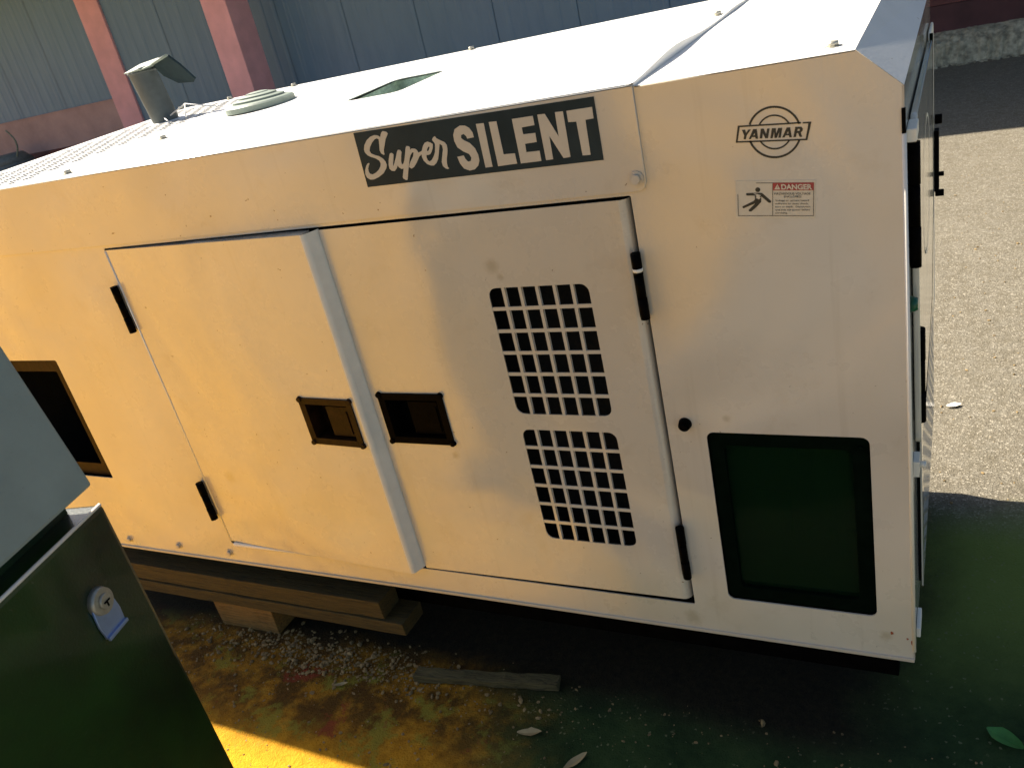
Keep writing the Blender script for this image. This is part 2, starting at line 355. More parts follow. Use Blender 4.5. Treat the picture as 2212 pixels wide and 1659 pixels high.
# drum by the wall, far left
dr = thing('drum', 'grey round drum with a thin curved hose beside the brown lower wall at far left', 'drum')
bm = bm_new(); bm_cyl(bm, (-13.9, 7.9, GZ), (-13.9, 7.9, 0.42), 0.36, n=28); bm_cyl(bm, (-13.9, 7.9, 0.42), (-13.9, 7.9, 0.56), 0.36, 0.24, n=28)
done('barrel', bm, M_drum, dr)
bm = bm_new(); pts = [(-13.62 + 0.14 * math.sin(a * 1.0), 7.85, 0.50 + 0.42 * a / 3.0) for a in [i * 0.25 for i in range(13)]]
for a, b in zip(pts[:-1], pts[1:]): bm_cyl(bm, a, b, 0.014, n=8)
done('hose', bm, M_cap, dr)

# ================================================================= GENERATOR
gen = thing('generator_set', 'large cream silent generator canopy with doors, grilles and white lit roof, standing on timber', 'generator')
D = 1.045; XL = -2.43; SL = 0.03; RB = 1.04
louv = rr(-2.385, 0.256, -2.120, 0.641, 0.006)
front = plate('front_panel', [[(XL, 0.004), (0, 0.0), (0, 1.05), (-0.06, 1.106), (XL, 1.106)],
    rr(-1.735, 0.066, -0.4125, 0.936, 0.004), rr(-0.3405, 0.094, -0.063, 0.485, 0.014), louv], 0.0, 0.003, M_paint, gen)
# folded bottom lip and rust nicks
box('bottom_lip', (XL, -0.004, -0.004), (-0.001, 0.03, 0.0035), M_let, gen, 0.001)
# body shell
box('back_panel', (XL, D - 0.004, 0), (0.0, D, 1.05), M_paint, gen)
box('left_end_panel', (XL, 0.003, 0), (XL + 0.004, D - 0.004, 1.10), M_paint, gen)
box('floor_pan', (XL + 0.004, 0.0035, 0.004), (-0.004, D - 0.004, 0.010), M_foam, gen)
bm = bm_new(); hx = -3.05  # unseen left extension, added to lengthen the shadow on the front ground
P_ = [(XL - .001, 0.003), (XL - .001, D - .004)]
v0 = [bm.verts.new(p) for p in ((XL - .001, .003, .02), (XL - .001, D - .004, .02), (XL - .001, D - .004, 1.09), (XL - .001, .003, 1.06))]
v1 = [bm.verts.new(p) for p in ((hx, .003, .02), (hx, D - .004, .02), (hx, D - .004, 1.01), (hx, .003, 1.01))]
for k in range(4): bm.faces.new((v0[k], v0[(k + 1) % 4], v1[(k + 1) % 4], v1[k]))
bm.faces.new(v0[::-1]); bm.faces.new(v1); done('shadow_extension', bm, M_paint, gen)
# sound-proof inner liner (dark cavity)
bm = bm_new()
bm_quad(bm, [(-2.0, 0.14, 0.012), (-0.37, 0.14, 0.012), (-0.37, 0.14, 1.08), (-2.0, 0.14, 1.08)])
bm_quad(bm, [(-0.395, 0.004, 0.012), (-0.395, 0.14, 0.012), (-0.395, 0.14, 1.08), (-0.395, 0.004, 1.08)])
bm_quad(bm, [(-2.02, 0.004, 0.012), (-2.02, 1.0, 0.012), (-2.02, 1.0, 0.99), (-2.02, 0.004, 0.99)])
bm_quad(bm, [(-2.42, 0.22, 0.012), (-2.02, 0.22, 0.012), (-2.02, 0.22, 0.9), (-2.42, 0.22, 0.9)])
bm_quad(bm, [(-2.424, 0.005, 0.012), (-2.424, 1.0, 0.012), (-2.424, 1.0, 1.05), (-2.424, 0.005, 1.05)])
done('sound_liner', bm, M_foam, gen)
# louvre frame on the left
plate('vent_frame', [louv, rr(-2.345, 0.296, -2.160, 0.601, 0.004)], 0.012, 0.004, M_brn, gen)
# window: rubber frame, pane, control panel behind
win = plate('window_frame', [rr(-0.3385, 0.096, -0.065, 0.483, 0.013), rr(-0.312, 0.125, -0.092, 0.455, 0.01)], 0.0045, 0.010, M_rub, gen, bev=0.0015)
plate('pane', [rr(-0.318, 0.119, -0.086, 0.461, 0.008)], 0.0155, 0.003, M_glass, win)
cp = box('control_panel', (-0.36, 0.10, 0.06), (-0.03, 0.11, 0.52), M_ctrl, gen)
for (a, b, c, d_) in ((-0.285, 0.37, -0.20, 0.43), (-0.17, 0.30, -0.11, 0.43), (-0.285, 0.20, -0.22, 0.30)):
    box('meter', (a, 0.092, b), (c, 0.0995, d_), simple('meter_face', (0.02, 0.05, 0.025), 0.4), cp)
for i in range(3):
    bm = bm_new(); bm_cyl(bm, (-0.18 + 0.035 * i, 0.085, 0.21), (-0.18 + 0.035 * i, 0.0995, 0.21), 0.011); done('switch', bm, M_green, cp)
bm = bm_new(); bm_cyl(bm, (-0.078, -0.001, 0.462), (-0.078, 0.0045, 0.462), 0.005); done('screw', bm, M_rub, win)

# ---- doors
def handle(door, x0, z0, x1, z1, y, mat):
    bm = bm_new(); f = 0.016; d = 0.045
    # frame ring (four mitred bars)
    o_ = [(x0, z0), (x1, z0), (x1, z1), (x0, z1)]; i_ = [(x0 + f, z0 + f), (x1 - f, z0 + f), (x1 - f, z1 - f), (x0 + f, z1 - f)]
    for k in range(4):
        a, b = o_[k], o_[(k + 1) % 4]; c, e = i_[(k + 1) % 4], i_[k]
        bm_quad(bm, [(a[0], y - .004, a[1]), (b[0], y - .004, b[1]), (c[0], y - .003, c[1]), (e[0], y - .003, e[1])])
        bm_quad(bm, [(a[0], y - .004, a[1]), (a[0], y + .001, a[1]), (b[0], y + .001, b[1]), (b[0], y - .004, b[1])])
        bm_quad(bm, [(e[0], y - .003, e[1]), (c[0], y - .003, c[1]), (c[0], y + d, c[1]), (e[0], y + d, e[1])])
    bm_quad(bm, [(i_[0][0], y + d, i_[0][1]), (i_[1][0], y + d, i_[1][1]), (i_[2][0], y + d, i_[2][1]), (i_[3][0], y + d, i_[3][1])])
    # paddle plate hinged at the left, raised edge
    bm_box(bm, (x0 + f + .052, y + .006, z0 + f + .006), (x1 - f - .008, y + .010, z1 - f - .008))
    bm_box(bm, (x1 - f - .016, y + .0035, z0 + f + .012), (x1 - f - .012, y + .0055, z1 - f - .020))
    for px, pz in ((x0 + .004, z0 + .004), (x1 - .004, z0 + .004), (x1 - .004, z1 - .004), (x0 + .004, z1 - .004)):
        bm_cyl(bm, (px, y - .007, pz), (px, y, pz), 0.006, 0.0075, n=12)
    return done('handle', bm, mat, door, recalc=False)
def hinge(door, x, z0, z1, y, r, mat=None, band=False, name='hinge', plane='F'):
    bm = bm_new(); h = (z1 - z0) / 3
    for k in range(3):
        bm_cyl(bm, (x, y, z0 + k * h + 0.001), (x, y, z0 + (k + 1) * h - 0.001), r * (1.0 if k != 1 else 0.93), n=14)
    bm_box(bm, (x - r * 1.2, y + r * 0.2, z0 + 0.004), (x - r * 0.2, y + r * 1.0, z1 - 0.004)) if plane == 'F' else bm_box(bm, (x - r, y - r * .2, z0 + .004), (x - r * .2, y + r * 2.4, z1 - .004))
    if band: bm_cyl(bm, (x, y, z1 - 0.034), (x, y, z1 - 0.028), r * 1.05, n=14, mi=1)
    return done(name, bm, [M_blk, M_trim], door, recalc=False)
# left door, standing 34 mm proud with a rounded right return
YL = -0.034
ldoor = plate('door', [[(-1.729, 0.078), (-1.102, 0.0755), (-1.102, 0.932), (-1.729, 0.932)],
    rr(-1.262, 0.440, -1.122, 0.545, 0.002)], YL, 0.003, M_door, gen)
ldoor['label'] = 'left door standing slightly open with a rounded pale edge and brown recessed handle'
bm = bm_new(); prof = []
for i in range(9):
    a = math.radians(90 * i / 8); prof.append((-1.102 + 0.012 * math.sin(a), YL + 0.012 - 0.012 * math.cos(a)))
prof.append((-1.084, -0.010)); prof.append((-1.080, 0.002))
for (a, b) in zip(prof[:-1], prof[1:]):
    bm_quad(bm, [(a[0], a[1], 0.0755), (b[0], b[1], 0.0755), (b[0], b[1], 0.932), (a[0], a[1], 0.932)], smooth=True)
bmesh.ops.remove_doubles(bm, verts=bm.verts[:], dist=1e-5)
done('door_edge', bm, M_trim, ldoor, recalc=False)  # return paler than the door: sky reflection put into its colour
bm = bm_new()
bm_box(bm, (-1.729, YL + .0031, 0.9285), (-1.103, 0.0, 0.9318)); bm_box(bm, (-1.729, YL + .0031, 0.0782), (-1.103, 0.0, 0.081)); bm_box(bm, (-1.729, YL + .0031, 0.0815), (-1.7262, 0.0, 0.928))
done('door_return', bm, M_door, ldoor)
handle(ldoor, -1.268, 0.434, -1.1125, 0.5555, YL, M_brn)
hinge(ldoor, -1.742, 0.722, 0.845, -0.012, 0.009); hinge(ldoor, -1.742, 0.158, 0.278, -0.014, 0.010)
# highlight under the left door, painted as a pale rod
bm = bm_new(); bm_cyl(bm, (-1.715, -0.006, 0.070), (-1.40, -0.004, 0.0665), 0.0065, 0.003, n=12); done('sill_glint', bm, M_trim, gen)
bm = bm_new(); bm_cyl(bm, (-1.7290, -0.0335, 0.080), (-1.7290, -0.0335, 0.930), 0.0028, n=10); done('door_glint', bm, M_trim, ldoor)  # highlight on the folded left edge, painted as a thin pale rod
for o_ in [ldoor] + list(ldoor.children):                 # hinged at its left edge, right edge pulled 30 mm out
    if o_.name.startswith('hinge'): continue
    for v in o_.data.vertices: v.co.y += 0.031 * (1 - min(1, max(0, (v.co.x + 1.729) / 0.627)))
# right door with two grilles
GX0, GX1 = -0.7225, -0.517; pw = (GX1 - GX0 + 0.0065) / 6
def grid(z0, z1):
    ph = (z1 - z0 + 0.0072) / 6; out = []
    for i in range(6):
        for j in range(6):
            a = GX0 + i * pw; b = z0 + j * ph; out.append(rr(a, b, a + pw - 0.0065, b + ph - 0.0072))
    return out
grids = ((0.5135, 0.7862), (0.2025, 0.4768))
rdoor = plate('door', [[(-1.0785, 0.071), (-0.4365, 0.0775), (-0.4365, 0.930), (-1.0785, 0.930)],
    rr(-1.053, 0.437, -0.901, 0.550, 0.003)] + [rr(GX0, a, GX1, b, 0.017) for a, b in grids], -0.001, 0.0025, M_door, gen)
rdoor['label'] = 'right door with two square-hole grilles and a black recessed handle'
bm = bm_new(); prof = [(-0.4365, -0.001), (-0.431, 0.0), (-0.426, 0.003), (-0.4215, 0.008), (-0.419, 0.016), (-0.4185, 0.028)]
for (a, b) in zip(prof[:-1], prof[1:]): bm_quad(bm, [(a[0], a[1], 0.0775), (b[0], b[1], 0.0775), (b[0], b[1], 0.930), (a[0], a[1], 0.930)], smooth=True)
bmesh.ops.remove_doubles(bm, verts=bm.verts[:], dist=1e-5)
done('door_edge', bm, M_door, rdoor, recalc=False)
for a, b in grids:
    gr = plate('grille', [rr(GX0 - 0.012, a - 0.012, GX1 + 0.012, b + 0.012)] + grid(a, b), -0.0003, 0.0022, M_door, rdoor)
    bm = bm_new()                                      # folded fins behind the vertical bars
    for i in range(5):
        x = GX0 + (i + 1) * pw - 0.0040
        bm_box(bm, (x, 0.0022, a - 0.004), (x + 0.0012, 0.0115, b + 0.004))
    done('fin', bm, M_trim, gr)
handle(rdoor, -1.0605, 0.4315, -0.8935, 0.5565, -0.001, M_blk)
hinge(rdoor, -0.4165, 0.718, 0.841, -0.011, 0.0085, band=True); hinge(rdoor, -0.4165, 0.142, 0.269, -0.009, 0.0085)
# rubber seal round the door openings (seen in the gaps)
bm = bm_new(); bm_box(bm, (-1.74, 0.024, 0.055), (-0.404, 0.030, 0.0655)); bm_box(bm, (-0.4180, 0.030, 0.06), (-0.400, 0.036, 0.94)); bm_box(bm, (-1.74, 0.024, 0.934), (-0.404, 0.030, 0.95))
done('door_seal', bm, M_rub, gen)
# stays/knob
bm = bm_new(); bm_cyl(bm, (-0.377, -0.012, 0.502), (-0.377, 0.0, 0.502), 0.0105, 0.0125, n=20); bm_cyl(bm, (-0.377, -0.017, 0.502), (-0.377, -0.012, 0.502), 0.0055, 0.0085, n=20)
done('rubber_knob', bm, M_blk, gen)

# ---- bolts
def bolt(x, y, z, nrm, r=0.0105, name='bolt', mat=None):
    bm = bm_new(); p = Vector((x, y, z)); n_ = Vector(nrm)
    bm_cyl(bm, p, p + n_ * 0.002, r * 1.45, n=20); bm_cyl(bm, p + n_ * 0.002, p + n_ * 0.009, r, r * 0.97, n=6)
    return done(name, bm, mat or M_let, gen, recalc=False)
bolt(-0.3965, -0.0045, 0.9640, (0, -1, 0), 0.0085)
for x, z in ((-2.1815, 0.030), (-1.9646, 0.031), (-1.7587, 0.031)): bolt(x, 0, z, (0, -1, 0), 0.0075)
rz = lambda x, y: 1.109 + SL * y
for x, y in ((-1.80, 0.35), (-1.82, 0.055), (-2.17, 1.02), (-1.88, 1.02), (-2.41, 1.02), (-0.402, 0.68), (-0.095, 0.055), (-1.2, 1.02)):
    bolt(x, y, rz(x, y) + (0.0 if x < -0.38 else -0.004), (0, 0, 1), 0.0085, mat=M_zinc)

# ---- roof
mesh_hole = rr(-2.405, 0.045, -2.0, 0.99, 0.01); slot = rr(-1.245, 0.415, -1.085, 0.662, 0.028)
plate('roof_sheet', [[(XL, -0.0035), (-0.381, -0.0035), (-0.381, RB), (XL, RB)], mesh_hole, slot], 1.109, 0.002, M_roof, gen, plane='T', slope=SL)
plate('roof_sheet', [[(-0.379, 0.0), (-0.0605, 0.0), (-0.0605, RB), (-0.379, RB)]], 1.1062, 0.002, M_roof, gen, plane='T', slope=SL)
bm = bm_new(); bm_cyl(bm, (XL, 0.0012, 1.1056), (-0.3815, 0.0012, 1.1056), 0.0047, n=14); done('roof_edge', bm, M_paint, gen)
# overlapping front strip of the roof sheet, round lower corner
strip = [(XL, 0.9445), (-0.405, 0.942), (-0.392, 0.943), (-0.385, 0.9475), (-0.3815, 0.956), (-0.381, 1.1088), (XL, 1.1088)]
plate('roof_apron', [strip], -0.0035, 0.0030, M_paint, gen, bev=0.0008)
bm = bm_new()                                           # raised lip along the sheet joint
ns = 24
for i in range(ns):
    def q(k):
        y = -0.003 + (RB + 0.003) * k / ns; h = 0.004 + 0.011 * math.exp(-((y - 0.24) / 0.16) ** 2) + 0.003 * math.exp(-((y - 0.75) / 0.1) ** 2)
        return y, rz(0, y) - 0.003, rz(0, y) + h - 0.002
    y0, a0, b0 = q(i); y1, a1, b1 = q(i + 1)
    bm_quad(bm, [(-0.3795, y0, a0), (-0.3795, y1, a1), (-0.3795, y1, b1), (-0.3795, y0, b0)])
    bm_quad(bm, [(-0.3795, y0, b0), (-0.3795, y1, b1), (-0.392, y1, rz(0, y1) + .0003), (-0.392, y0, rz(0, y0) + .0003)])
done('seam_lip', bm, M_roof, gen, recalc=False)
# right-hand chamfer, back chamfer
bm = bm_new()
bm_quad(bm, [(-0.0600, 0.0, 1.1065), (0.0, 0.0, 1.0505), (0.0, RB, 1.0505 + .02), (-0.06, RB, rz(0, RB) - .003)])
done('corner_chamfer', bm, M_roof, gen, recalc=False)
bm = bm_new()
bm_quad(bm, [(XL, RB + .0005, rz(0, RB)), (-0.06, RB + .0005, rz(0, RB) - .003), (0, D, 1.071), (0, D, 1.04), (XL, D, 1.04)])
done('rear_flange', bm, M_roof, gen)
# lifting-eye recess
bm = bm_new(); zt = 1.112; zb = 1.055; xa, ya, xb, yb = -1.25, 0.41, -1.08, 0.667
bm_quad(bm, [(xa, ya, zb), (xa, yb, zb), (xa, yb, zt + .012), (xa, ya, zt)]); bm_quad(bm, [(xb, ya, zb), (xb, yb, zb), (xb, yb, zt + .012), (xb, ya, zt)])
bm_quad(bm, [(xa, ya, zb), (xb, ya, zb), (xb, ya, zt), (xa, ya, zt)]); bm_quad(bm, [(xa, yb, zb), (xb, yb, zb), (xb, yb, zt + .012), (xa, yb, zt + .012)])
bm_quad(bm, [(xa, ya, zb), (xb, ya, zb), (xb, yb, zb), (xa, yb, zb)])
done('lifting_recess', bm, simple('pale_green_foam', (0.42, 0.50, 0.42), 0.8, var=0.3, scale=40, bmp=0.006, bscale=60), gen)
# expanded-metal screen over the hot end
hs = []; cxp, cyp = 0.0545, 0.040
for j in range(25):
    for i in range(9):
        hx = -2.40 + cxp * (i + 0.1 + 0.5 * (j % 2)); hy = 0.062 + j * cyp * 0.985
        a_, b_ = 0.0235 * random.uniform(0.94, 1.02), 0.0178 * random.uniform(0.94, 1.05)
        if hx - a_ < -2.400 or hx + a_ > -2.008 or hy > 0.975: continue
        if (hx + 2.238) ** 2 + (hy - 0.79) ** 2 < 0.0042: continue
        hs.append([(hx - a_, hy), (hx - a_ * .3, hy - b_), (hx + a_ * .3, hy - b_), (hx + a_, hy), (hx + a_ * .3, hy + b_), (hx - a_ * .3, hy + b_)])
plate('mesh_screen', [rr(-2.415, 0.035, -1.99, 1.0, 0.005)] + hs, 1.1068, 0.0016, M_roof, gen, plane='T', slope=SL)
# exhaust pipe and rain cap
bm = bm_new(); pb = Vector((-2.238, 0.79, 1.05)); pt = Vector((-2.270, 0.785, 1.296))
bm_cyl(bm, pb, pt, 0.041, 0.045, n=32, caps=False); bm_cyl(bm, pt - Vector((0, 0, 0.05)), pt, 0.036, 0.040, n=32, caps=False)
bm_cyl(bm, pt - Vector((0, 0, .011)), pt - Vector((0, 0, .004)), 0.0475, 0.0475, n=32)
ex = done('exhaust_pipe', bm, M_pipe, gen, recalc=False)
bm = bm_new()
tp = [(-2.330, .765, 1.296), (-2.300, .815, 1.312), (-2.225, .83, 1.318), (-2.188, .79, 1.306), (-2.215, .745, 1.297), (-2.28, .737, 1.295)]
bmesh.ops.contextual_create(bm, geom=[bm.verts.new(p) for p in tp])
bmesh.ops.solidify(bm, geom=bm.faces[:], thickness=0.003)
done('pipe_rim', bm, M_cap, ex)
bm = bm_new(); fl = [(-2.236, .80, 1.305), (-2.2045, .78, 1.302), (-2.121, .77, 1.3145), (-2.085, .77, 1.282), (-2.047, .775, 1.2325), (-2.062, .78, 1.2255), (-2.133, .785, 1.232), (-2.190, .79, 1.262)]
vs = [bm.verts.new(p) for p in fl]; vs2 = [bm.verts.new((x, y + 0.006, z + 0.004)) for x, y, z in fl]
bm.faces.new(vs); bm.faces.new(vs2[::-1])
for i in range(len(vs)): bm.faces.new((vs[i], vs2[i], vs2[(i + 1) % len(vs)], vs[(i + 1) % len(vs)]))
done('rain_flap', bm, simple('dark_flap_steel', (0.03, 0.05, 0.055), 0.7, spec=0.1), ex)
bm = bm_new(); bm_cyl(bm, (-2.215, .775, 1.300), (-2.12, .765, 1.3175), 0.0042, n=10); bm_cyl(bm, (-2.235, .745, 1.297), (-2.20, .83, 1.305), 0.005, n=10); done('flap_hinge', bm, M_cap, ex)
# bracing wires at the pipe foot
bm = bm_new()
for a, b in (((-2.19, .76, 1.145), (-2.07, .72, 1.172)), ((-2.07, .72, 1.172), (-1.99, .78, 1.14)), ((-2.07, .72, 1.172), (-2.02, .66, 1.14)), ((-2.20, .74, 1.142), (-2.10, .66, 1.136))): bm_cyl(bm, a, b, 0.0022, n=6)
done('stay_wire', bm, M_roof, gen)
# stepped filler cap
bm = bm_new(); cx, cy = -1.700, 0.640; cz = rz(0, cy)
prof = [(0.100, 0.0), (0.100, 0.014), (0.094, 0.018), (0.078, 0.021), (0.075, 0.0205), (0.075, 0.026), (0.058, 0.030), (0.055, 0.029), (0.055, 0.034), (0.034, 0.038), (0.032, 0.037), (0.032, 0.040), (0.018, 0.042), (0.0005, 0.042)]
rings = [[bm.verts.new((cx + r * math.cos(2 * math.pi * i / 48), cy + r * math.sin(2 * math.pi * i / 48), cz + h)) for i in range(48)] for r, h in prof]
for a, b in zip(rings[:-1], rings[1:]):
    for i in range(48): bm.faces.new((a[i], a[(i + 1) % 48], b[(i + 1) % 48], b[i]))
done('filler_cap', bm, M_cap, gen, recalc=False)

# ---- right end face
plate('end_panel', [[(0.0, 0.0), (D, 0.0), (D, 1.0705), (0.0, 1.05)]], 0.0, 0.003, M_end, gen, plane='E')
edoor = plate('end_door', [rr(0.085, 0.42, 0.82, 0.99, 0.02), ], 0.012, 0.010, M_end, gen, plane='E', bev=0.003)
plate('end_frame', [rr(0.842, 0.30, 1.03, 1.00, 0.02)], 0.008, 0.006, M_trim, gen, plane='E', bev=0.003)
bm = bm_new()
for a, b in (((0.828, 1.0), (0.828, 0.66)), ((0.828, 0.66), (0.68, 0.45)), ((0.68, 0.45), (0.30, 0.40))): bm_cyl(bm, (0.009, a[0], a[1]), (0.009, b[0], b[1]), 0.0035, n=8)
done('seal', bm, M_rub, gen)
hinge(gen, 0.009, 0.768, 0.962, 0.045, 0.0085, plane='E'); hinge(gen, 0.010, 0.462, 0.640, 0.10, 0.0095, plane='E')
box('hinge_bracket', (0.0005, 0.02, 0.966), (0.014, 0.085, 0.985), M_trim, gen, 0.002)
box('hinge_bracket', (0.0005, 0.04, 0.020), (0.008, 0.10, 0.042), M_trim, gen, 0.002)
bm = bm_new(); bm_cyl(bm, (0.0, 0.06, 0.70), (0.011, 0.06, 0.70), 0.014, 0.010, n=20); done('green_lamp', bm, M_green, gen)
bm = bm_new(); bm_box(bm, (0.0005, 0.04, 0.385), (0.010, 0.075, 0.415)); bm_cyl(bm, (0.010, 0.058, 0.40), (0.020, 0.058, 0.40), 0.006, n=8); done('clip', bm, M_trim, gen)
# round ring emblem on the end door
bm = bm_new(); na = 56
for (r0, r1, m_) in ((0.150, 0.158, 0),):
    for i in range(na):
        a, b = 2 * math.pi * i / na, 2 * math.pi * (i + 1) / na
        bm_quad(bm, [(0.0128, 0.42 + r * math.cos(t_), 0.79 + r * 0.8 * math.sin(t_)) for r, t_ in ((r0, a), (r1, a), (r1, b), (r0, b))])
done('ring_emblem', bm, M_trim, edoor, recalc=False)
# rear black latch handle that sticks out past the end
bm = bm_new(); bm_box(bm, (0.008, 1.00, 0.60), (0.019, 1.04, 0.75)); bm_cyl(bm, (0.019, 1.02, 0.64), (0.030, 1.02, 0.64), 0.006, n=10); bm_cyl(bm, (0.01, 1.02, 0.592), (0.030, 1.02, 0.592), 0.009, n=10); bm_cyl(bm, (0.01, 1.02, 0.775), (0.026, 1.02, 0.775), 0.012, n=10)
done('end_latch', bm, M_blk, gen, 0.002)
# perforated end grille
holes = []
for i in range(13):
    for j in range(19):
        a = 0.20 + i * 0.050; b = 0.06 + j * 0.0165
        if b + 0.012 < 0.385: holes.append(rr(a + (0.025 if j % 2 else 0), b, a + 0.040 + (0.025 if j % 2 else 0), b + 0.0105))
plate('end_grille', [rr(0.16, 0.04, 0.90, 0.395, 0.01)] + holes, 0.009, 0.003, M_end, gen, plane='E')
box('grille_backing', (0.0005, 0.17, 0.05), (0.0045, 0.89, 0.385), M_foam, gen)
# white front corner edge
bm = bm_new(); bm_cyl(bm, (-0.0015, 0.0015, 0.02), (-0.0015, 0.0015, 0.985), 0.0035, n=12); done('corner_bead', bm, M_trim, gen)
box('corner_notch', (-0.004, -0.0022, 0.985), (0.0012, 0.004, 1.02), M_blk, gen)

# ---- skid
bm = bm_new(); bm_box(bm, (XL + .02, 0.15, -0.20), (-0.04, 0.21, -0.005)); bm_box(bm, (XL + .02, 0.96, -0.20), (-0.02, 1.02, -0.005))
done('skid_rail', bm, M_skid, gen, 0.003)

# ---- print on the front
G_SUPER = [[(-0.8576, 1.10046), (-0.85028, 1.0982), (-0.84786, 1.09484), (-0.8562, 1.08542), (-0.85924, 1.07964), (-0.86587, 1.06807), (-0.8673, 1.0629), (-0.86688, 1.05928), (-0.86965, 1.05854), (-0.87399, 1.06192), (-0.87539, 1.06744), (-0.87302, 1.07694), (-0.87079, 1.08727), (-0.8744, 1.08949), (-0.88038, 1.08804), (-0.88757, 1.08318), (-0.89449, 1.07602), (-0.89797, 1.06928), (-0.89627, 1.06458), (-0.8888, 1.06054), (-0.87998, 1.05725), (-0.87298, 1.05194), (-0.86946, 1.04613), (-0.86875, 1.03973), (-0.87197, 1.03376), (-0.8808, 1.02564), (-0.89395, 1.01973), (-0.90626, 1.01662), (-0.91401, 1.01707), (-0.92034, 1.02165), (-0.92197, 1.0283), (-0.91999, 1.03547), (-0.91501, 1.04317), (-0.91021, 1.04719), (-0.90678, 1.04798), (-0.90604, 1.04626), (-0.90959, 1.04256), (-0.91231, 1.03737), (-0.91277, 1.03191), (-0.91129, 1.02806), (-0.90633, 1.02614), (-0.89768, 1.02841), (-0.88941, 1.03298), (-0.88294, 1.03954), (-0.88094, 1.04474), (-0.88265, 1.04946), (-0.88876, 1.05423), (-0.89854, 1.05809), (-0.90498, 1.06201), (-0.90905, 1.06791), (-0.90925, 1.07334), (-0.90554, 1.08096), (-0.89773, 1.0889), (-0.88823, 1.09389), (-0.87879, 1.09577), (-0.87155, 1.09458), (-0.86636, 1.09066), (-0.86374, 1.09515), (-0.8609, 1.09871)], [(-0.85509, 1.05966), (-0.85063, 1.06001), (-0.84784, 1.05701), (-0.85099, 1.04847), (-0.85487, 1.03905), (-0.85514, 1.03593), (-0.85167, 1.04049), (-0.84541, 1.0496), (-0.83917, 1.06041), (-0.83585, 1.06398), (-0.83135, 1.06299), (-0.82937, 1.05923), (-0.83323, 1.04995), (-0.83546, 1.04309), (-0.83554, 1.03685), (-0.83187, 1.03822), (-0.82786, 1.04399), (-0.82248, 1.05576), (-0.8182, 1.06578), (-0.81586, 1.06812), (-0.81083, 1.06733), (-0.80903, 1.06466), (-0.81044, 1.0609), (-0.80601, 1.06254), (-0.79906, 1.06126), (-0.79543, 1.05776), (-0.79428, 1.05369), (-0.78667, 1.05566), (-0.78383, 1.05984), (-0.78079, 1.06467), (-0.77577, 1.06922), (-0.77025, 1.07043), (-0.76473, 1.06828), (-0.76017, 1.0647), (-0.7619, 1.05889), (-0.76664, 1.05168), (-0.77089, 1.04784), (-0.77627, 1.04718), (-0.77864, 1.0479), (-0.77993, 1.04368), (-0.77896, 1.03831), (-0.77565, 1.03547), (-0.76968, 1.0381), (-0.76517, 1.04281), (-0.75994, 1.05001), (-0.75696, 1.05828), (-0.75548, 1.06498), (-0.75942, 1.07232), (-0.75622, 1.07619), (-0.75218, 1.0778), (-0.74985, 1.07367), (-0.743, 1.0694), (-0.73518, 1.06501), (-0.73223, 1.05953), (-0.73292, 1.05191), (-0.7358, 1.04366), (-0.7387, 1.0371), (-0.74083, 1.02866), (-0.7411, 1.02171), (-0.73886, 1.01884), (-0.7417, 1.01784), (-0.74628, 1.01967), (-0.75051, 1.02452), (-0.75101, 1.03157), (-0.74708, 1.04155), (-0.7422, 1.05304), (-0.74174, 1.05985), (-0.74615, 1.06382), (-0.74859, 1.05726), (-0.75252, 1.04739), (-0.75697, 1.03749), (-0.76245, 1.03114), (-0.76871, 1.02747), (-0.77474, 1.02815), (-0.78202, 1.03163), (-0.78728, 1.0384), (-0.78899, 1.04474), (-0.78844, 1.04994), (-0.79403, 1.04709), (-0.79814, 1.0423), (-0.80383, 1.03589), (-0.81109, 1.02961), (-0.81719, 1.02717), (-0.82153, 1.03034), (-0.8195, 1.03502), (-0.81581, 1.03993), (-0.80723, 1.04865), (-0.80408, 1.05531), (-0.80713, 1.05567), (-0.8123, 1.05102), (-0.81651, 1.04444), (-0.82081, 1.03428), (-0.82566, 1.02408), (-0.83237, 1.00811), (-0.83518, 1.00777), (-0.84057, 1.01125), (-0.84129, 1.01406), (-0.8377, 1.02181), (-0.83428, 1.02909), (-0.83911, 1.02918), (-0.84348, 1.03237), (-0.84548, 1.03619), (-0.84928, 1.03122), (-0.85507, 1.02689), (-0.86125, 1.02803), (-0.86485, 1.03206), (-0.86463, 1.03927), (-0.86173, 1.04793), (-0.85728, 1.05635)], [(-0.76879, 1.06163), (-0.76835, 1.05968), (-0.77185, 1.05491), (-0.77535, 1.0536), (-0.77484, 1.05701), (-0.77108, 1.06088)]]
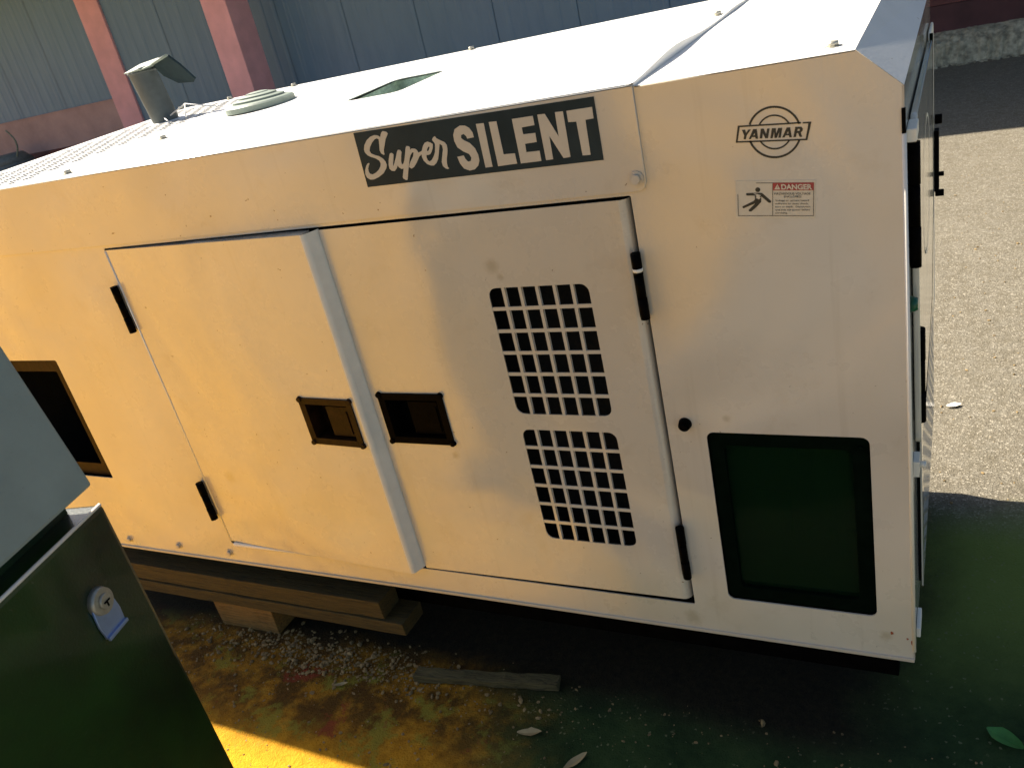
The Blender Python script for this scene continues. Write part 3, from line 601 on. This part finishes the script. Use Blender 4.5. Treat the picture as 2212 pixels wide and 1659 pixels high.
G_SILENT = [[(-0.69748, 1.08896), (-0.68759, 1.08765), (-0.68013, 1.08294), (-0.67575, 1.07491), (-0.67521, 1.06611), (-0.68858, 1.0653), (-0.68955, 1.06982), (-0.69352, 1.07409), (-0.699, 1.07292), (-0.70063, 1.06809), (-0.69636, 1.06377), (-0.6856, 1.05738), (-0.67797, 1.0476), (-0.67453, 1.03577), (-0.67473, 1.02559), (-0.67945, 1.01716), (-0.68758, 1.01162), (-0.6983, 1.01048), (-0.70896, 1.01531), (-0.71454, 1.02503), (-0.71678, 1.03693), (-0.70348, 1.03793), (-0.70158, 1.03129), (-0.69772, 1.02633), (-0.69163, 1.02691), (-0.68911, 1.03239), (-0.69202, 1.03913), (-0.70232, 1.04483), (-0.71197, 1.05303), (-0.71535, 1.0649), (-0.71446, 1.0749), (-0.70913, 1.08426)], [(-0.66546, 1.08741), (-0.65027, 1.08685), (-0.65182, 1.0121), (-0.66583, 1.01202)], [(-0.64023, 1.0872), (-0.62555, 1.08668), (-0.6254, 1.03055), (-0.60371, 1.02984), (-0.60372, 1.01208), (-0.64079, 1.01175)], [(-0.59603, 1.0863), (-0.55701, 1.08631), (-0.55705, 1.07122), (-0.58098, 1.07044), (-0.58119, 1.05898), (-0.55856, 1.05847), (-0.55922, 1.04344), (-0.58115, 1.04313), (-0.58191, 1.02908), (-0.5571, 1.02855), (-0.55748, 1.01137), (-0.59642, 1.01149)], [(-0.54845, 1.0869), (-0.53501, 1.08645), (-0.51787, 1.04724), (-0.51658, 1.08658), (-0.50241, 1.08599), (-0.50376, 1.01182), (-0.51639, 1.01148), (-0.5344, 1.05056), (-0.53547, 1.01164), (-0.54859, 1.01157)], [(-0.49627, 1.08571), (-0.45159, 1.08583), (-0.45206, 1.06783), (-0.46638, 1.06747), (-0.46783, 1.01118), (-0.48195, 1.01166), (-0.48245, 1.06675), (-0.49641, 1.06782)]]
G_RECT = [(-0.92318, 1.10503), (-0.92559, 1.00355), (-0.44709, 1.00013), (-0.44602, 1.10107)]
G_LOGO = [[(-0.13729, 1.01872), (-0.22795, 1.02534), (-0.23357, 1.00043), (-0.13018, 0.99141), (-0.1228, 1.0173), (-0.13498, 1.01813), (-0.1351, 1.01626), (-0.12707, 1.01546), (-0.13239, 0.99388), (-0.23055, 1.00233), (-0.22541, 1.02278), (-0.13744, 1.01657)], [(-0.22248, 1.01848), (-0.21778, 1.01814), (-0.21689, 1.01299), (-0.21312, 1.01753), (-0.20926, 1.01731), (-0.21608, 1.0098), (-0.21805, 1.00387), (-0.22136, 1.00429), (-0.21996, 1.01002)], [(-0.20595, 1.01732), (-0.20076, 1.01686), (-0.19997, 1.00243), (-0.2037, 1.00273), (-0.204, 1.00546), (-0.20895, 1.00581), (-0.2106, 1.00304), (-0.21361, 1.00359)], [(-0.20426, 1.01164), (-0.20421, 1.008), (-0.2068, 1.00817)], [(-0.19476, 1.01651), (-0.19069, 1.01609), (-0.18786, 1.00785), (-0.18556, 1.01558), (-0.18207, 1.01512), (-0.18568, 1.00134), (-0.18949, 1.00166), (-0.19236, 1.00954), (-0.19411, 1.00208), (-0.19776, 1.00254)], [(-0.17884, 1.01497), (-0.1732, 1.01451), (-0.17357, 1.00656), (-0.16972, 1.01432), (-0.16402, 1.01385), (-0.16737, 0.99969), (-0.17085, 1.00013), (-0.16855, 1.00867), (-0.17301, 1.00012), (-0.17623, 1.00053), (-0.17603, 1.00964), (-0.17895, 1.00049), (-0.18229, 1.00091)], [(-0.15775, 1.0134), (-0.15298, 1.0131), (-0.1515, 0.9985), (-0.15511, 0.99868), (-0.15542, 1.00175), (-0.16021, 1.00209), (-0.16174, 0.99952), (-0.16521, 0.9998)], [(-0.15603, 1.00787), (-0.15579, 1.004), (-0.1587, 1.00426)], [(-0.1456, 1.01267), (-0.13724, 1.01178), (-0.13531, 1.00925), (-0.13579, 1.00605), (-0.13858, 1.00369), (-0.13705, 0.99737), (-0.14059, 0.99738), (-0.14229, 1.00335), (-0.14413, 1.00359), (-0.14568, 0.99803), (-0.14937, 0.99839)], [(-0.1424, 1.00937), (-0.13952, 1.00915), (-0.1394, 1.00707), (-0.14077, 1.00626), (-0.14329, 1.00648)], [(-0.1386, 1.01672), (-0.13967, 1.02014), (-0.14104, 1.02346), (-0.1427, 1.02665), (-0.14464, 1.02969), (-0.14685, 1.03255), (-0.14929, 1.03522), (-0.15196, 1.03766), (-0.15483, 1.03986), (-0.15788, 1.0418), (-0.16109, 1.04347), (-0.16442, 1.04485), (-0.16785, 1.04592), (-0.17135, 1.04669), (-0.1749, 1.04713), (-0.17846, 1.04725), (-0.18201, 1.04704), (-0.18551, 1.04651), (-0.18894, 1.04565), (-0.19226, 1.04448), (-0.19545, 1.043), (-0.19847, 1.04122), (-0.20131, 1.03916), (-0.20394, 1.03683), (-0.20633, 1.03425), (-0.20846, 1.03144), (-0.2103, 1.02843), (-0.21186, 1.02524), (-0.20907, 1.02398), (-0.20764, 1.02692), (-0.20594, 1.02969), (-0.20398, 1.03228), (-0.20178, 1.03466), (-0.19936, 1.03681), (-0.19674, 1.03871), (-0.19394, 1.04036), (-0.191, 1.04173), (-0.18793, 1.04281), (-0.18476, 1.0436), (-0.18153, 1.0441), (-0.17825, 1.04429), (-0.17496, 1.04418), (-0.17167, 1.04377), (-0.16843, 1.04307), (-0.16526, 1.04208), (-0.16218, 1.04081), (-0.15921, 1.03927), (-0.15639, 1.03748), (-0.15373, 1.03545), (-0.15126, 1.03319), (-0.149, 1.03073), (-0.14696, 1.02809), (-0.14516, 1.02528), (-0.14363, 1.02234), (-0.14236, 1.01928), (-0.14137, 1.01613)], [(-0.14003, 0.99268), (-0.14148, 0.98955), (-0.14322, 0.98658), (-0.14524, 0.98378), (-0.14751, 0.98119), (-0.15004, 0.97882), (-0.15278, 0.97671), (-0.15573, 0.97486), (-0.15886, 0.97329), (-0.16214, 0.97202), (-0.16554, 0.97106), (-0.16904, 0.97043), (-0.1726, 0.97012), (-0.1762, 0.97014), (-0.1798, 0.9705), (-0.18337, 0.97119), (-0.18688, 0.9722), (-0.19031, 0.97354), (-0.19361, 0.97518), (-0.19676, 0.97711), (-0.19973, 0.97932), (-0.20249, 0.98179), (-0.20502, 0.98449), (-0.2073, 0.9874), (-0.20931, 0.9905), (-0.21103, 0.99376), (-0.21244, 0.99714), (-0.21353, 1.00062), (-0.21058, 1.00131), (-0.20957, 0.99811), (-0.20827, 0.995), (-0.20669, 0.992), (-0.20483, 0.98915), (-0.20273, 0.98647), (-0.20039, 0.98398), (-0.19784, 0.98171), (-0.1951, 0.97967), (-0.1922, 0.97789), (-0.18915, 0.97638), (-0.186, 0.97515), (-0.18276, 0.97422), (-0.17946, 0.97358), (-0.17614, 0.97324), (-0.17282, 0.97322), (-0.16953, 0.9735), (-0.1663, 0.97408), (-0.16316, 0.97495), (-0.16013, 0.97611), (-0.15724, 0.97755), (-0.15452, 0.97925), (-0.15198, 0.9812), (-0.14964, 0.98337), (-0.14753, 0.98576), (-0.14567, 0.98833), (-0.14405, 0.99107), (-0.14271, 0.99395)], [(-0.15317, 1.01936), (-0.15411, 1.02116), (-0.15519, 1.02288), (-0.15639, 1.02452), (-0.15771, 1.02607), (-0.15913, 1.02751), (-0.16066, 1.02884), (-0.16228, 1.03004), (-0.16398, 1.03112), (-0.16576, 1.03207), (-0.16759, 1.03288), (-0.16948, 1.03353), (-0.17141, 1.03405), (-0.17336, 1.0344), (-0.17533, 1.0346), (-0.1773, 1.03465), (-0.17926, 1.03454), (-0.18121, 1.03427), (-0.18312, 1.03384), (-0.18499, 1.03327), (-0.18681, 1.03254), (-0.18855, 1.03166), (-0.19022, 1.03064), (-0.19181, 1.02949), (-0.19329, 1.02821), (-0.19467, 1.02681), (-0.19593, 1.02529), (-0.19706, 1.02367), (-0.19513, 1.02236), (-0.1941, 1.02384), (-0.19295, 1.02522), (-0.1917, 1.0265), (-0.19035, 1.02766), (-0.18891, 1.02871), (-0.18739, 1.02964), (-0.1858, 1.03044), (-0.18415, 1.03111), (-0.18245, 1.03163), (-0.18071, 1.03202), (-0.17893, 1.03227), (-0.17714, 1.03237), (-0.17535, 1.03233), (-0.17355, 1.03215), (-0.17177, 1.03182), (-0.17002, 1.03136), (-0.1683, 1.03076), (-0.16662, 1.03003), (-0.16501, 1.02917), (-0.16345, 1.02818), (-0.16198, 1.02708), (-0.16058, 1.02587), (-0.15928, 1.02456), (-0.15808, 1.02315), (-0.15699, 1.02166), (-0.15601, 1.02009), (-0.15515, 1.01845)], [(-0.15436, 0.99432), (-0.15546, 0.99273), (-0.15668, 0.99123), (-0.15802, 0.98984), (-0.15946, 0.98856), (-0.16101, 0.9874), (-0.16264, 0.98637), (-0.16436, 0.98548), (-0.16615, 0.98473), (-0.16799, 0.98412), (-0.16989, 0.98367), (-0.17182, 0.98336), (-0.17378, 0.98322), (-0.17575, 0.98323), (-0.17772, 0.9834), (-0.17968, 0.98372), (-0.18162, 0.9842), (-0.18353, 0.98483), (-0.18539, 0.98561), (-0.18718, 0.98654), (-0.18891, 0.9876), (-0.19056, 0.98879), (-0.19212, 0.99011), (-0.19358, 0.99154), (-0.19492, 0.99309), (-0.19615, 0.99472), (-0.19725, 0.99645), (-0.19822, 0.99825), (-0.19617, 0.99924), (-0.19529, 0.99761), (-0.19429, 0.99604), (-0.19317, 0.99455), (-0.19194, 0.99315), (-0.19062, 0.99184), (-0.1892, 0.99064), (-0.1877, 0.98956), (-0.18613, 0.98859), (-0.18449, 0.98775), (-0.1828, 0.98704), (-0.18107, 0.98647), (-0.17931, 0.98603), (-0.17752, 0.98573), (-0.17573, 0.98558), (-0.17393, 0.98557), (-0.17215, 0.9857), (-0.17039, 0.98597), (-0.16867, 0.98638), (-0.16699, 0.98693), (-0.16536, 0.98761), (-0.1638, 0.98842), (-0.16231, 0.98936), (-0.1609, 0.99041), (-0.15958, 0.99157), (-0.15836, 0.99284), (-0.15725, 0.9942), (-0.15625, 0.99565)]]
G_DANGER = {'outline': [(-0.23969, 0.94263), (-0.12228, 0.93114), (-0.12611, 0.87252), (-0.24543, 0.88345)], 'red': [(-0.18409, 0.93366), (-0.12473, 0.92806), (-0.12574, 0.91628), (-0.18505, 0.92194)], 'border1': [(-0.20896, 0.93627), (-0.12473, 0.92806), (-0.12835, 0.87649), (-0.24137, 0.88637), (-0.23863, 0.92097), (-0.23801, 0.92091), (-0.24055, 0.88708), (-0.129, 0.8773), (-0.12546, 0.92741), (-0.20903, 0.93552)], 'div': [(-0.18475, 0.9328), (-0.18405, 0.93273), (-0.18819, 0.88236), (-0.1889, 0.88242)], 'body': [(-0.22492, 0.92152), (-0.21159, 0.9207), (-0.20142, 0.9195), (-0.18881, 0.90534), (-0.18959, 0.9032), (-0.19261, 0.90304), (-0.20308, 0.9143), (-0.20398, 0.90552), (-0.21117, 0.89853), (-0.22039, 0.89165), (-0.22402, 0.8923), (-0.22411, 0.89457), (-0.2131, 0.90415), (-0.23152, 0.89782), (-0.23355, 0.8993), (-0.23274, 0.90116), (-0.21581, 0.90791), (-0.21316, 0.91021), (-0.2127, 0.91651), (-0.22468, 0.91756), (-0.22586, 0.91939)], 'bolt': [(-0.21495, 0.92041), (-0.20934, 0.91871), (-0.20643, 0.91748), (-0.20292, 0.91618), (-0.20605, 0.91491), (-0.20373, 0.91247), (-0.2071, 0.90994), (-0.20994, 0.91212), (-0.21187, 0.91231), (-0.20965, 0.914), (-0.21143, 0.91575), (-0.2095, 0.91696)], 'tri': [(-0.1775, 0.93112), (-0.17376, 0.92236), (-0.18257, 0.92325)], 'tri2': [(-0.17801, 0.92838), (-0.17719, 0.9283), (-0.17772, 0.92463), (-0.17807, 0.92466)], 'head': [(-0.20373, 0.92477), (-0.20401, 0.92363), (-0.20463, 0.92264), (-0.20552, 0.92189), (-0.20661, 0.92146), (-0.20777, 0.9214), (-0.2089, 0.92169), (-0.20989, 0.92233), (-0.21064, 0.92324), (-0.21107, 0.92434), (-0.21115, 0.92552), (-0.21086, 0.92665), (-0.21024, 0.92764), (-0.20934, 0.92838), (-0.20826, 0.92881), (-0.2071, 0.92887), (-0.20597, 0.92857), (-0.20498, 0.92794), (-0.20424, 0.92703), (-0.2038, 0.92594)], 't_danger': [(-0.17228, 0.92252), (-0.12763, 0.918), (-0.17168, 0.9302)], 't_h1': [(-0.18322, 0.91519), (-0.13071, 0.91001), (-0.18297, 0.9183)], 't_h2': [(-0.16946, 0.90927), (-0.14419, 0.90682), (-0.16924, 0.91225)], 't1': [(-0.18261, 0.90444), (-0.13335, 0.90007), (-0.18238, 0.90725)], 't2': [(-0.18299, 0.89973), (-0.13451, 0.89539), (-0.18278, 0.90224)], 't3': [(-0.18339, 0.8947), (-0.13223, 0.89031), (-0.18319, 0.89722)], 't4': [(-0.18349, 0.88974), (-0.13312, 0.88551), (-0.18328, 0.89246)], 't5': [(-0.18417, 0.88508), (-0.16608, 0.88348), (-0.18396, 0.88774)]}
decal = plate('sign_plate', [G_RECT], -0.0042, 0.0006, M_decal, gen)
me1 = plate('script_lettering', [G_SUPER[0]], -0.0048, 0.0005, M_let, decal)
me2 = plate('script_lettering', [G_SUPER[1], G_SUPER[2]], -0.0048, 0.0005, M_let, decal)
for p in G_SILENT: plate('block_letter', [p], -0.0048, 0.0005, M_let, decal)
lg = plate('maker_emblem', [G_LOGO[0]], -0.0006, 0.0005, M_ink, gen)
for idx in ((1,), (2, 3), (4,), (5,), (6, 7), (8, 9)): plate('letter', [G_LOGO[i] for i in idx], -0.0006, 0.0005, M_ink, lg)
for i in (10, 11, 12, 13): plate('emblem_arc', [G_LOGO[i]], -0.0006, 0.0005, M_ink, lg)
G = G_DANGER
lab = plate('warning_label', [G['outline']], -0.0006, 0.0005, M_label, gen)
plate('label_border', [G['border1']], -0.0010, 0.0003, M_ink, lab); plate('label_divider', [G['div']], -0.0010, 0.0003, M_ink, lab)
rb = plate('red_band', [G['red']], -0.0012, 0.0003, M_red, lab)
plate('shock_figure', [G['body']], -0.0010, 0.0003, M_ink, lab); plate('figure_head', [G['head']], -0.0010, 0.0003, M_ink, lab)
plate('lightning_flash', [G['bolt']], -0.0014, 0.0003, M_label, lab)
plate('alert_triangle', [G['tri']], -0.0016, 0.0003, M_label, lab); plate('alert_mark', [G['tri2']], -0.0020, 0.0003, M_red, lab)
def T(k, s, y, m_, bold): p = G[k]; text('printed_text', s, p[0], p[1], p[2][1], y, m_, lab, bold)
T('t_danger', 'DANGER', -0.0017, M_label, 0.035)
T('t_h1', 'HAZARDOUS VOLTAGE', -0.0012, M_ink, 0.010); T('t_h2', 'ENCLOSED', -0.0012, M_ink, 0.010)
T('t1', 'Voltage or current hazard', -0.0012, M_ink, 0.006); T('t2', 'sufficient to cause shock,', -0.0012, M_ink, 0.006)
T('t3', 'burn or death.  Disconnect', -0.0012, M_ink, 0.006); T('t4', 'and lock out power before', -0.0012, M_ink, 0.006); T('t5', 'servicing.', -0.0012, M_ink, 0.006)
# rust nicks by the lower right corner
M_rust = simple('rust', (0.30, 0.07, 0.02), 0.9, var=0.4, scale=200)
for k, (x, z, s) in enumerate(((-0.0385, 0.0585, 0.0045), (-0.012, 0.050, 0.003), (-0.0045, 0.042, 0.007))):
    pts = [(x + s * random.uniform(.35, .8) * math.cos(a) * (0.5 if k == 2 else 1), z + s * random.uniform(.4, 1.2) * math.sin(a)) for a in [i * math.pi / 5 for i in range(10)]]
    plate('rust_nick', [pts], -0.0004, 0.0003, M_rust, gen)

# ================================================================= TIMBER, CABINET, DEBRIS
def beam(name, a, b, mat, label, cat, seed, jag=0.0015, grp=None):
    random.seed(seed); bm = bm_new(); n = 14
    x0, y0, z0 = a; x1, y1, z1 = b; ring = []
    for i in range(n + 1):
        x = x0 + (x1 - x0) * i / n; j = lambda: random.uniform(-jag, jag)
        ring.append([bm.verts.new(p) for p in ((x + j(), y0 + j(), z0 + abs(j())), (x + j(), y0 + j(), z1 + j()), (x + j(), y1 + j(), z1 + j()), (x + j(), y1 + j(), z0 + abs(j())))])
    for i in range(n):
        for k in range(4): bm.faces.new((ring[i][k], ring[i][(k + 1) % 4], ring[i + 1][(k + 1) % 4], ring[i + 1][k]))
    bm.faces.new(ring[0]); bm.faces.new(ring[-1][::-1])
    o = done(name, bm, mat, None, 0.002); return tag(o, label, cat, grp)
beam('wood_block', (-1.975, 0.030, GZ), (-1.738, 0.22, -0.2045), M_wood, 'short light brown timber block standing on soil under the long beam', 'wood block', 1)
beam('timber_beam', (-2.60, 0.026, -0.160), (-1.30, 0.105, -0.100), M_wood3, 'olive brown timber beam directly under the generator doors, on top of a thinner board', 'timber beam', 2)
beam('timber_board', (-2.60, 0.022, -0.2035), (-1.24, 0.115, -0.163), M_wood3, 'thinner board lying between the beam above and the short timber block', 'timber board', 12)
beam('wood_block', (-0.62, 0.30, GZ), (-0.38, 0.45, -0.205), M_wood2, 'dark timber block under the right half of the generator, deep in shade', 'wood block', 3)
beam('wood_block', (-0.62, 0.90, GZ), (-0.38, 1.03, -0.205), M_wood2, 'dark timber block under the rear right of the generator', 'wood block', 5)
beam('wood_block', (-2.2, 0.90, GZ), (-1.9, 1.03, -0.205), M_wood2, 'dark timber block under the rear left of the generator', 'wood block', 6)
bt = beam('timber_batten', (0, 0, 0), (0.40, 0.035, 0.022), M_wood2, 'thin flat batten lying on the ground in front of the generator', 'timber batten', 4, 0.0025)
bt.location = (-1.205, -0.040, GZ + 0.001); bt.rotation_euler = (0, 0, math.radians(8.3))

cab = thing('metal_cabinet', 'dark green metal cabinet with grey sloping upper front and round lock, close at lower left', 'cabinet')
Q = Vector((-1.0212, -0.6915, 0)); NN = Vector((0.968, 0.25, 0)).normalized(); TT = Vector((-0.25, 0.968, 0)).normalized()
cab.matrix_world = Matrix(((TT.x, -NN.x, 0, Q.x), (TT.y, -NN.y, 0, Q.y), (0, 0, 1, 0), (0, 0, 0, 1)))
# local axes: x along the face (away from camera), y into the cabinet, z up
def lbox(name, a, b, mat, bev, shear=0.0, par=None):
    bm = bm_new(); vs = bm_box(bm, a, b)
    for v in vs:
        if v.co.z > b[2] - 1e-6 and v.co.y < a[1] + 1e-6: v.co.y += shear
    return done(name, bm, mat, par or cab, bev)
lbox('lower_body', (-0.62, 0.0, GZ), (0.0, 0.42, 0.750), M_cabd, 0.007)
lbox('neck', (-0.60, 0.045, 0.7505), (-0.02, 0.40, 0.784), M_cabd, 0.0)
lbox('upper_body', (-0.62, -0.004, 0.785), (-0.004, 0.41, 1.10), M_cabg, 0.006, 0.046)
bm = bm_new(); bm_cyl(bm, (-0.60, 0.003, 0.7505), (-0.003, 0.003, 0.7505), 0.0028, n=10); done('edge_glint', bm, M_trim, cab)  # highlight along the lower body's top edge, painted as a pale rod
# lock: round escutcheon, cylinder and hanging zinc hasp
lk = bpy.data.objects.new('lock', None); COL.objects.link(lk); lk.parent = cab
bm = bm_new(); bm_cyl(bm, (-0.0845, -0.010, 0.6425), (-0.0845, 0.0, 0.6425), 0.0190, 0.0215, n=32); done('escutcheon', bm, M_lock, lk)
bm = bm_new(); bm_cyl(bm, (-0.0845, -0.0145, 0.6425), (-0.0845, -0.0101, 0.6425), 0.0105, 0.0115, n=24); done('key_cylinder', bm, M_lock, lk)
bm = bm_new(); bm_box(bm, (-0.0905, -0.0156, 0.6413), (-0.0785, -0.0146, 0.6437)); bm_box(bm, (-0.0862, -0.0156, 0.6345), (-0.0838, -0.0146, 0.6410)); done('keyway', bm, M_blk, lk)
me = face_mesh([[(-0.105, 0.640), (-0.107, 0.612), (-0.104, 0.590), (-0.062, 0.590), (-0.060, 0.612), (-0.064, 0.640)]], 0.004, 0.0008)
for v in me.vertices: x, y, z = v.co; v.co = (x, -0.003 - z, y)
finish('hasp', me, M_lockp, lk)
lbox('hasp_lip', (-0.1045, -0.0095, 0.587), (-0.0615, -0.0052, 0.5925), M_lockp, 0.001, par=lk)

# gravel, one mass
random.seed(11)
ico = bmesh.new(); bmesh.ops.create_icosphere(ico, subdivisions=1, radius=1.0)
base = [v.co.copy() for v in ico.verts]; bf = [[v.index for v in f.verts] for f in ico.faces]; ico.free()
V = []; F = []
def pebble(x, y, s):
    o = len(V); a = random.uniform(0, 6.28); sx, sy, sz = s * random.uniform(.7, 1.5), s * random.uniform(.6, 1.1), s * random.uniform(.35, .8)
    for b in base:
        q = b * random.uniform(.8, 1.2); px, py = q.x * sx, q.y * sy
        V.append((x + px * math.cos(a) - py * math.sin(a), y + px * math.sin(a) + py * math.cos(a), GZ + sz * 0.5 + q.z * sz))
    F.extend([[i + o for i in f] for f in bf])
for _ in range(900): pebble(random.gauss(-1.5, 0.26), random.gauss(-0.02, 0.04), abs(random.gauss(0.0026, 0.0022)) + 0.0010)
for _ in range(800): pebble(-2.1 + 2.4 * random.random() ** 1.6, random.uniform(-0.42, 0.06), abs(random.gauss(0.0, 0.0022)) + 0.0007)
for _ in range(60): pebble(random.uniform(-1.3, 0.4), random.uniform(-0.4, 0.0), random.uniform(0.001, 0.004))
for _ in range(900): pebble(random.uniform(0.0, 1.6), random.uniform(0.9, 5.0), abs(random.gauss(0.0, 0.0022)) + 0.0012)
me = bpy.data.meshes.new('gravel'); me.from_pydata(V, [], F); me.update()
gr = finish('gravel', me, M_stone); gr['kind'] = 'stuff'
for _ in range(1):
    V = []; F = []
    for i in range(520): pebble(random.uniform(-3, 3), 8.12 + random.gauss(0, 0.03), random.uniform(0.006, 0.022))
    me = bpy.data.meshes.new('rubble'); me.from_pydata(V, [], F); me.update(); r_ = finish('rubble', me, M_conc); r_['kind'] = 'stuff'
def leaf(name, x, y, l, wd, rot, mat, label, cat='leaf', curl=0.3, grp=None):
    bm = bm_new(); n = 7; L_ = []; Rr = []; Mi = []
    for i in range(n + 1):
        u = i / n; h = math.sin(math.pi * min(1, u * 0.96 + 0.03)) ** 0.7 * wd / 2 * random.uniform(0.72, 1.12); xx = (u - .5) * l; z = 0.004 + curl * l * (u - .5) ** 2
        L_.append(bm.verts.new((xx, h, z + h * 0.5))); Mi.append(bm.verts.new((xx, 0, z))); Rr.append(bm.verts.new((xx, -h, z + h * 0.35)))
    for i in range(n):
        bm.faces.new((L_[i], Mi[i], Mi[i + 1], L_[i + 1])); bm.faces.new((Mi[i], Rr[i], Rr[i + 1], Mi[i + 1]))
    o = done(name, bm, mat, None, recalc=False); o.location = (x, y, GZ); o.rotation_euler = (0, 0, rot); return tag(o, label, cat, grp)
leaf('dry_leaf', -0.828, -0.118, 0.060, 0.024, 0.3, M_leaf, 'curled pale dry leaf lying on the shaded ground at bottom centre')
leaf('dry_leaf', -1.41, -0.10, 0.040, 0.012, 0.5, M_leaf, 'small narrow straw coloured leaf on the soil left of the batten')
leaf('dry_leaf', -0.69, -0.165, 0.065, 0.022, 1.0, M_leaf, 'straw coloured leaf at the bottom edge of the picture')
leaf('green_leaf', 0.157, 0.115, 0.075, 0.045, 2.6, M_gleaf, 'green leaf on the ground at the lower right corner')
leaf('litter', 0.05, 1.51, 0.05, 0.025, 0.4, M_trim, 'small white scrap lying on the sunlit asphalt', 'litter')
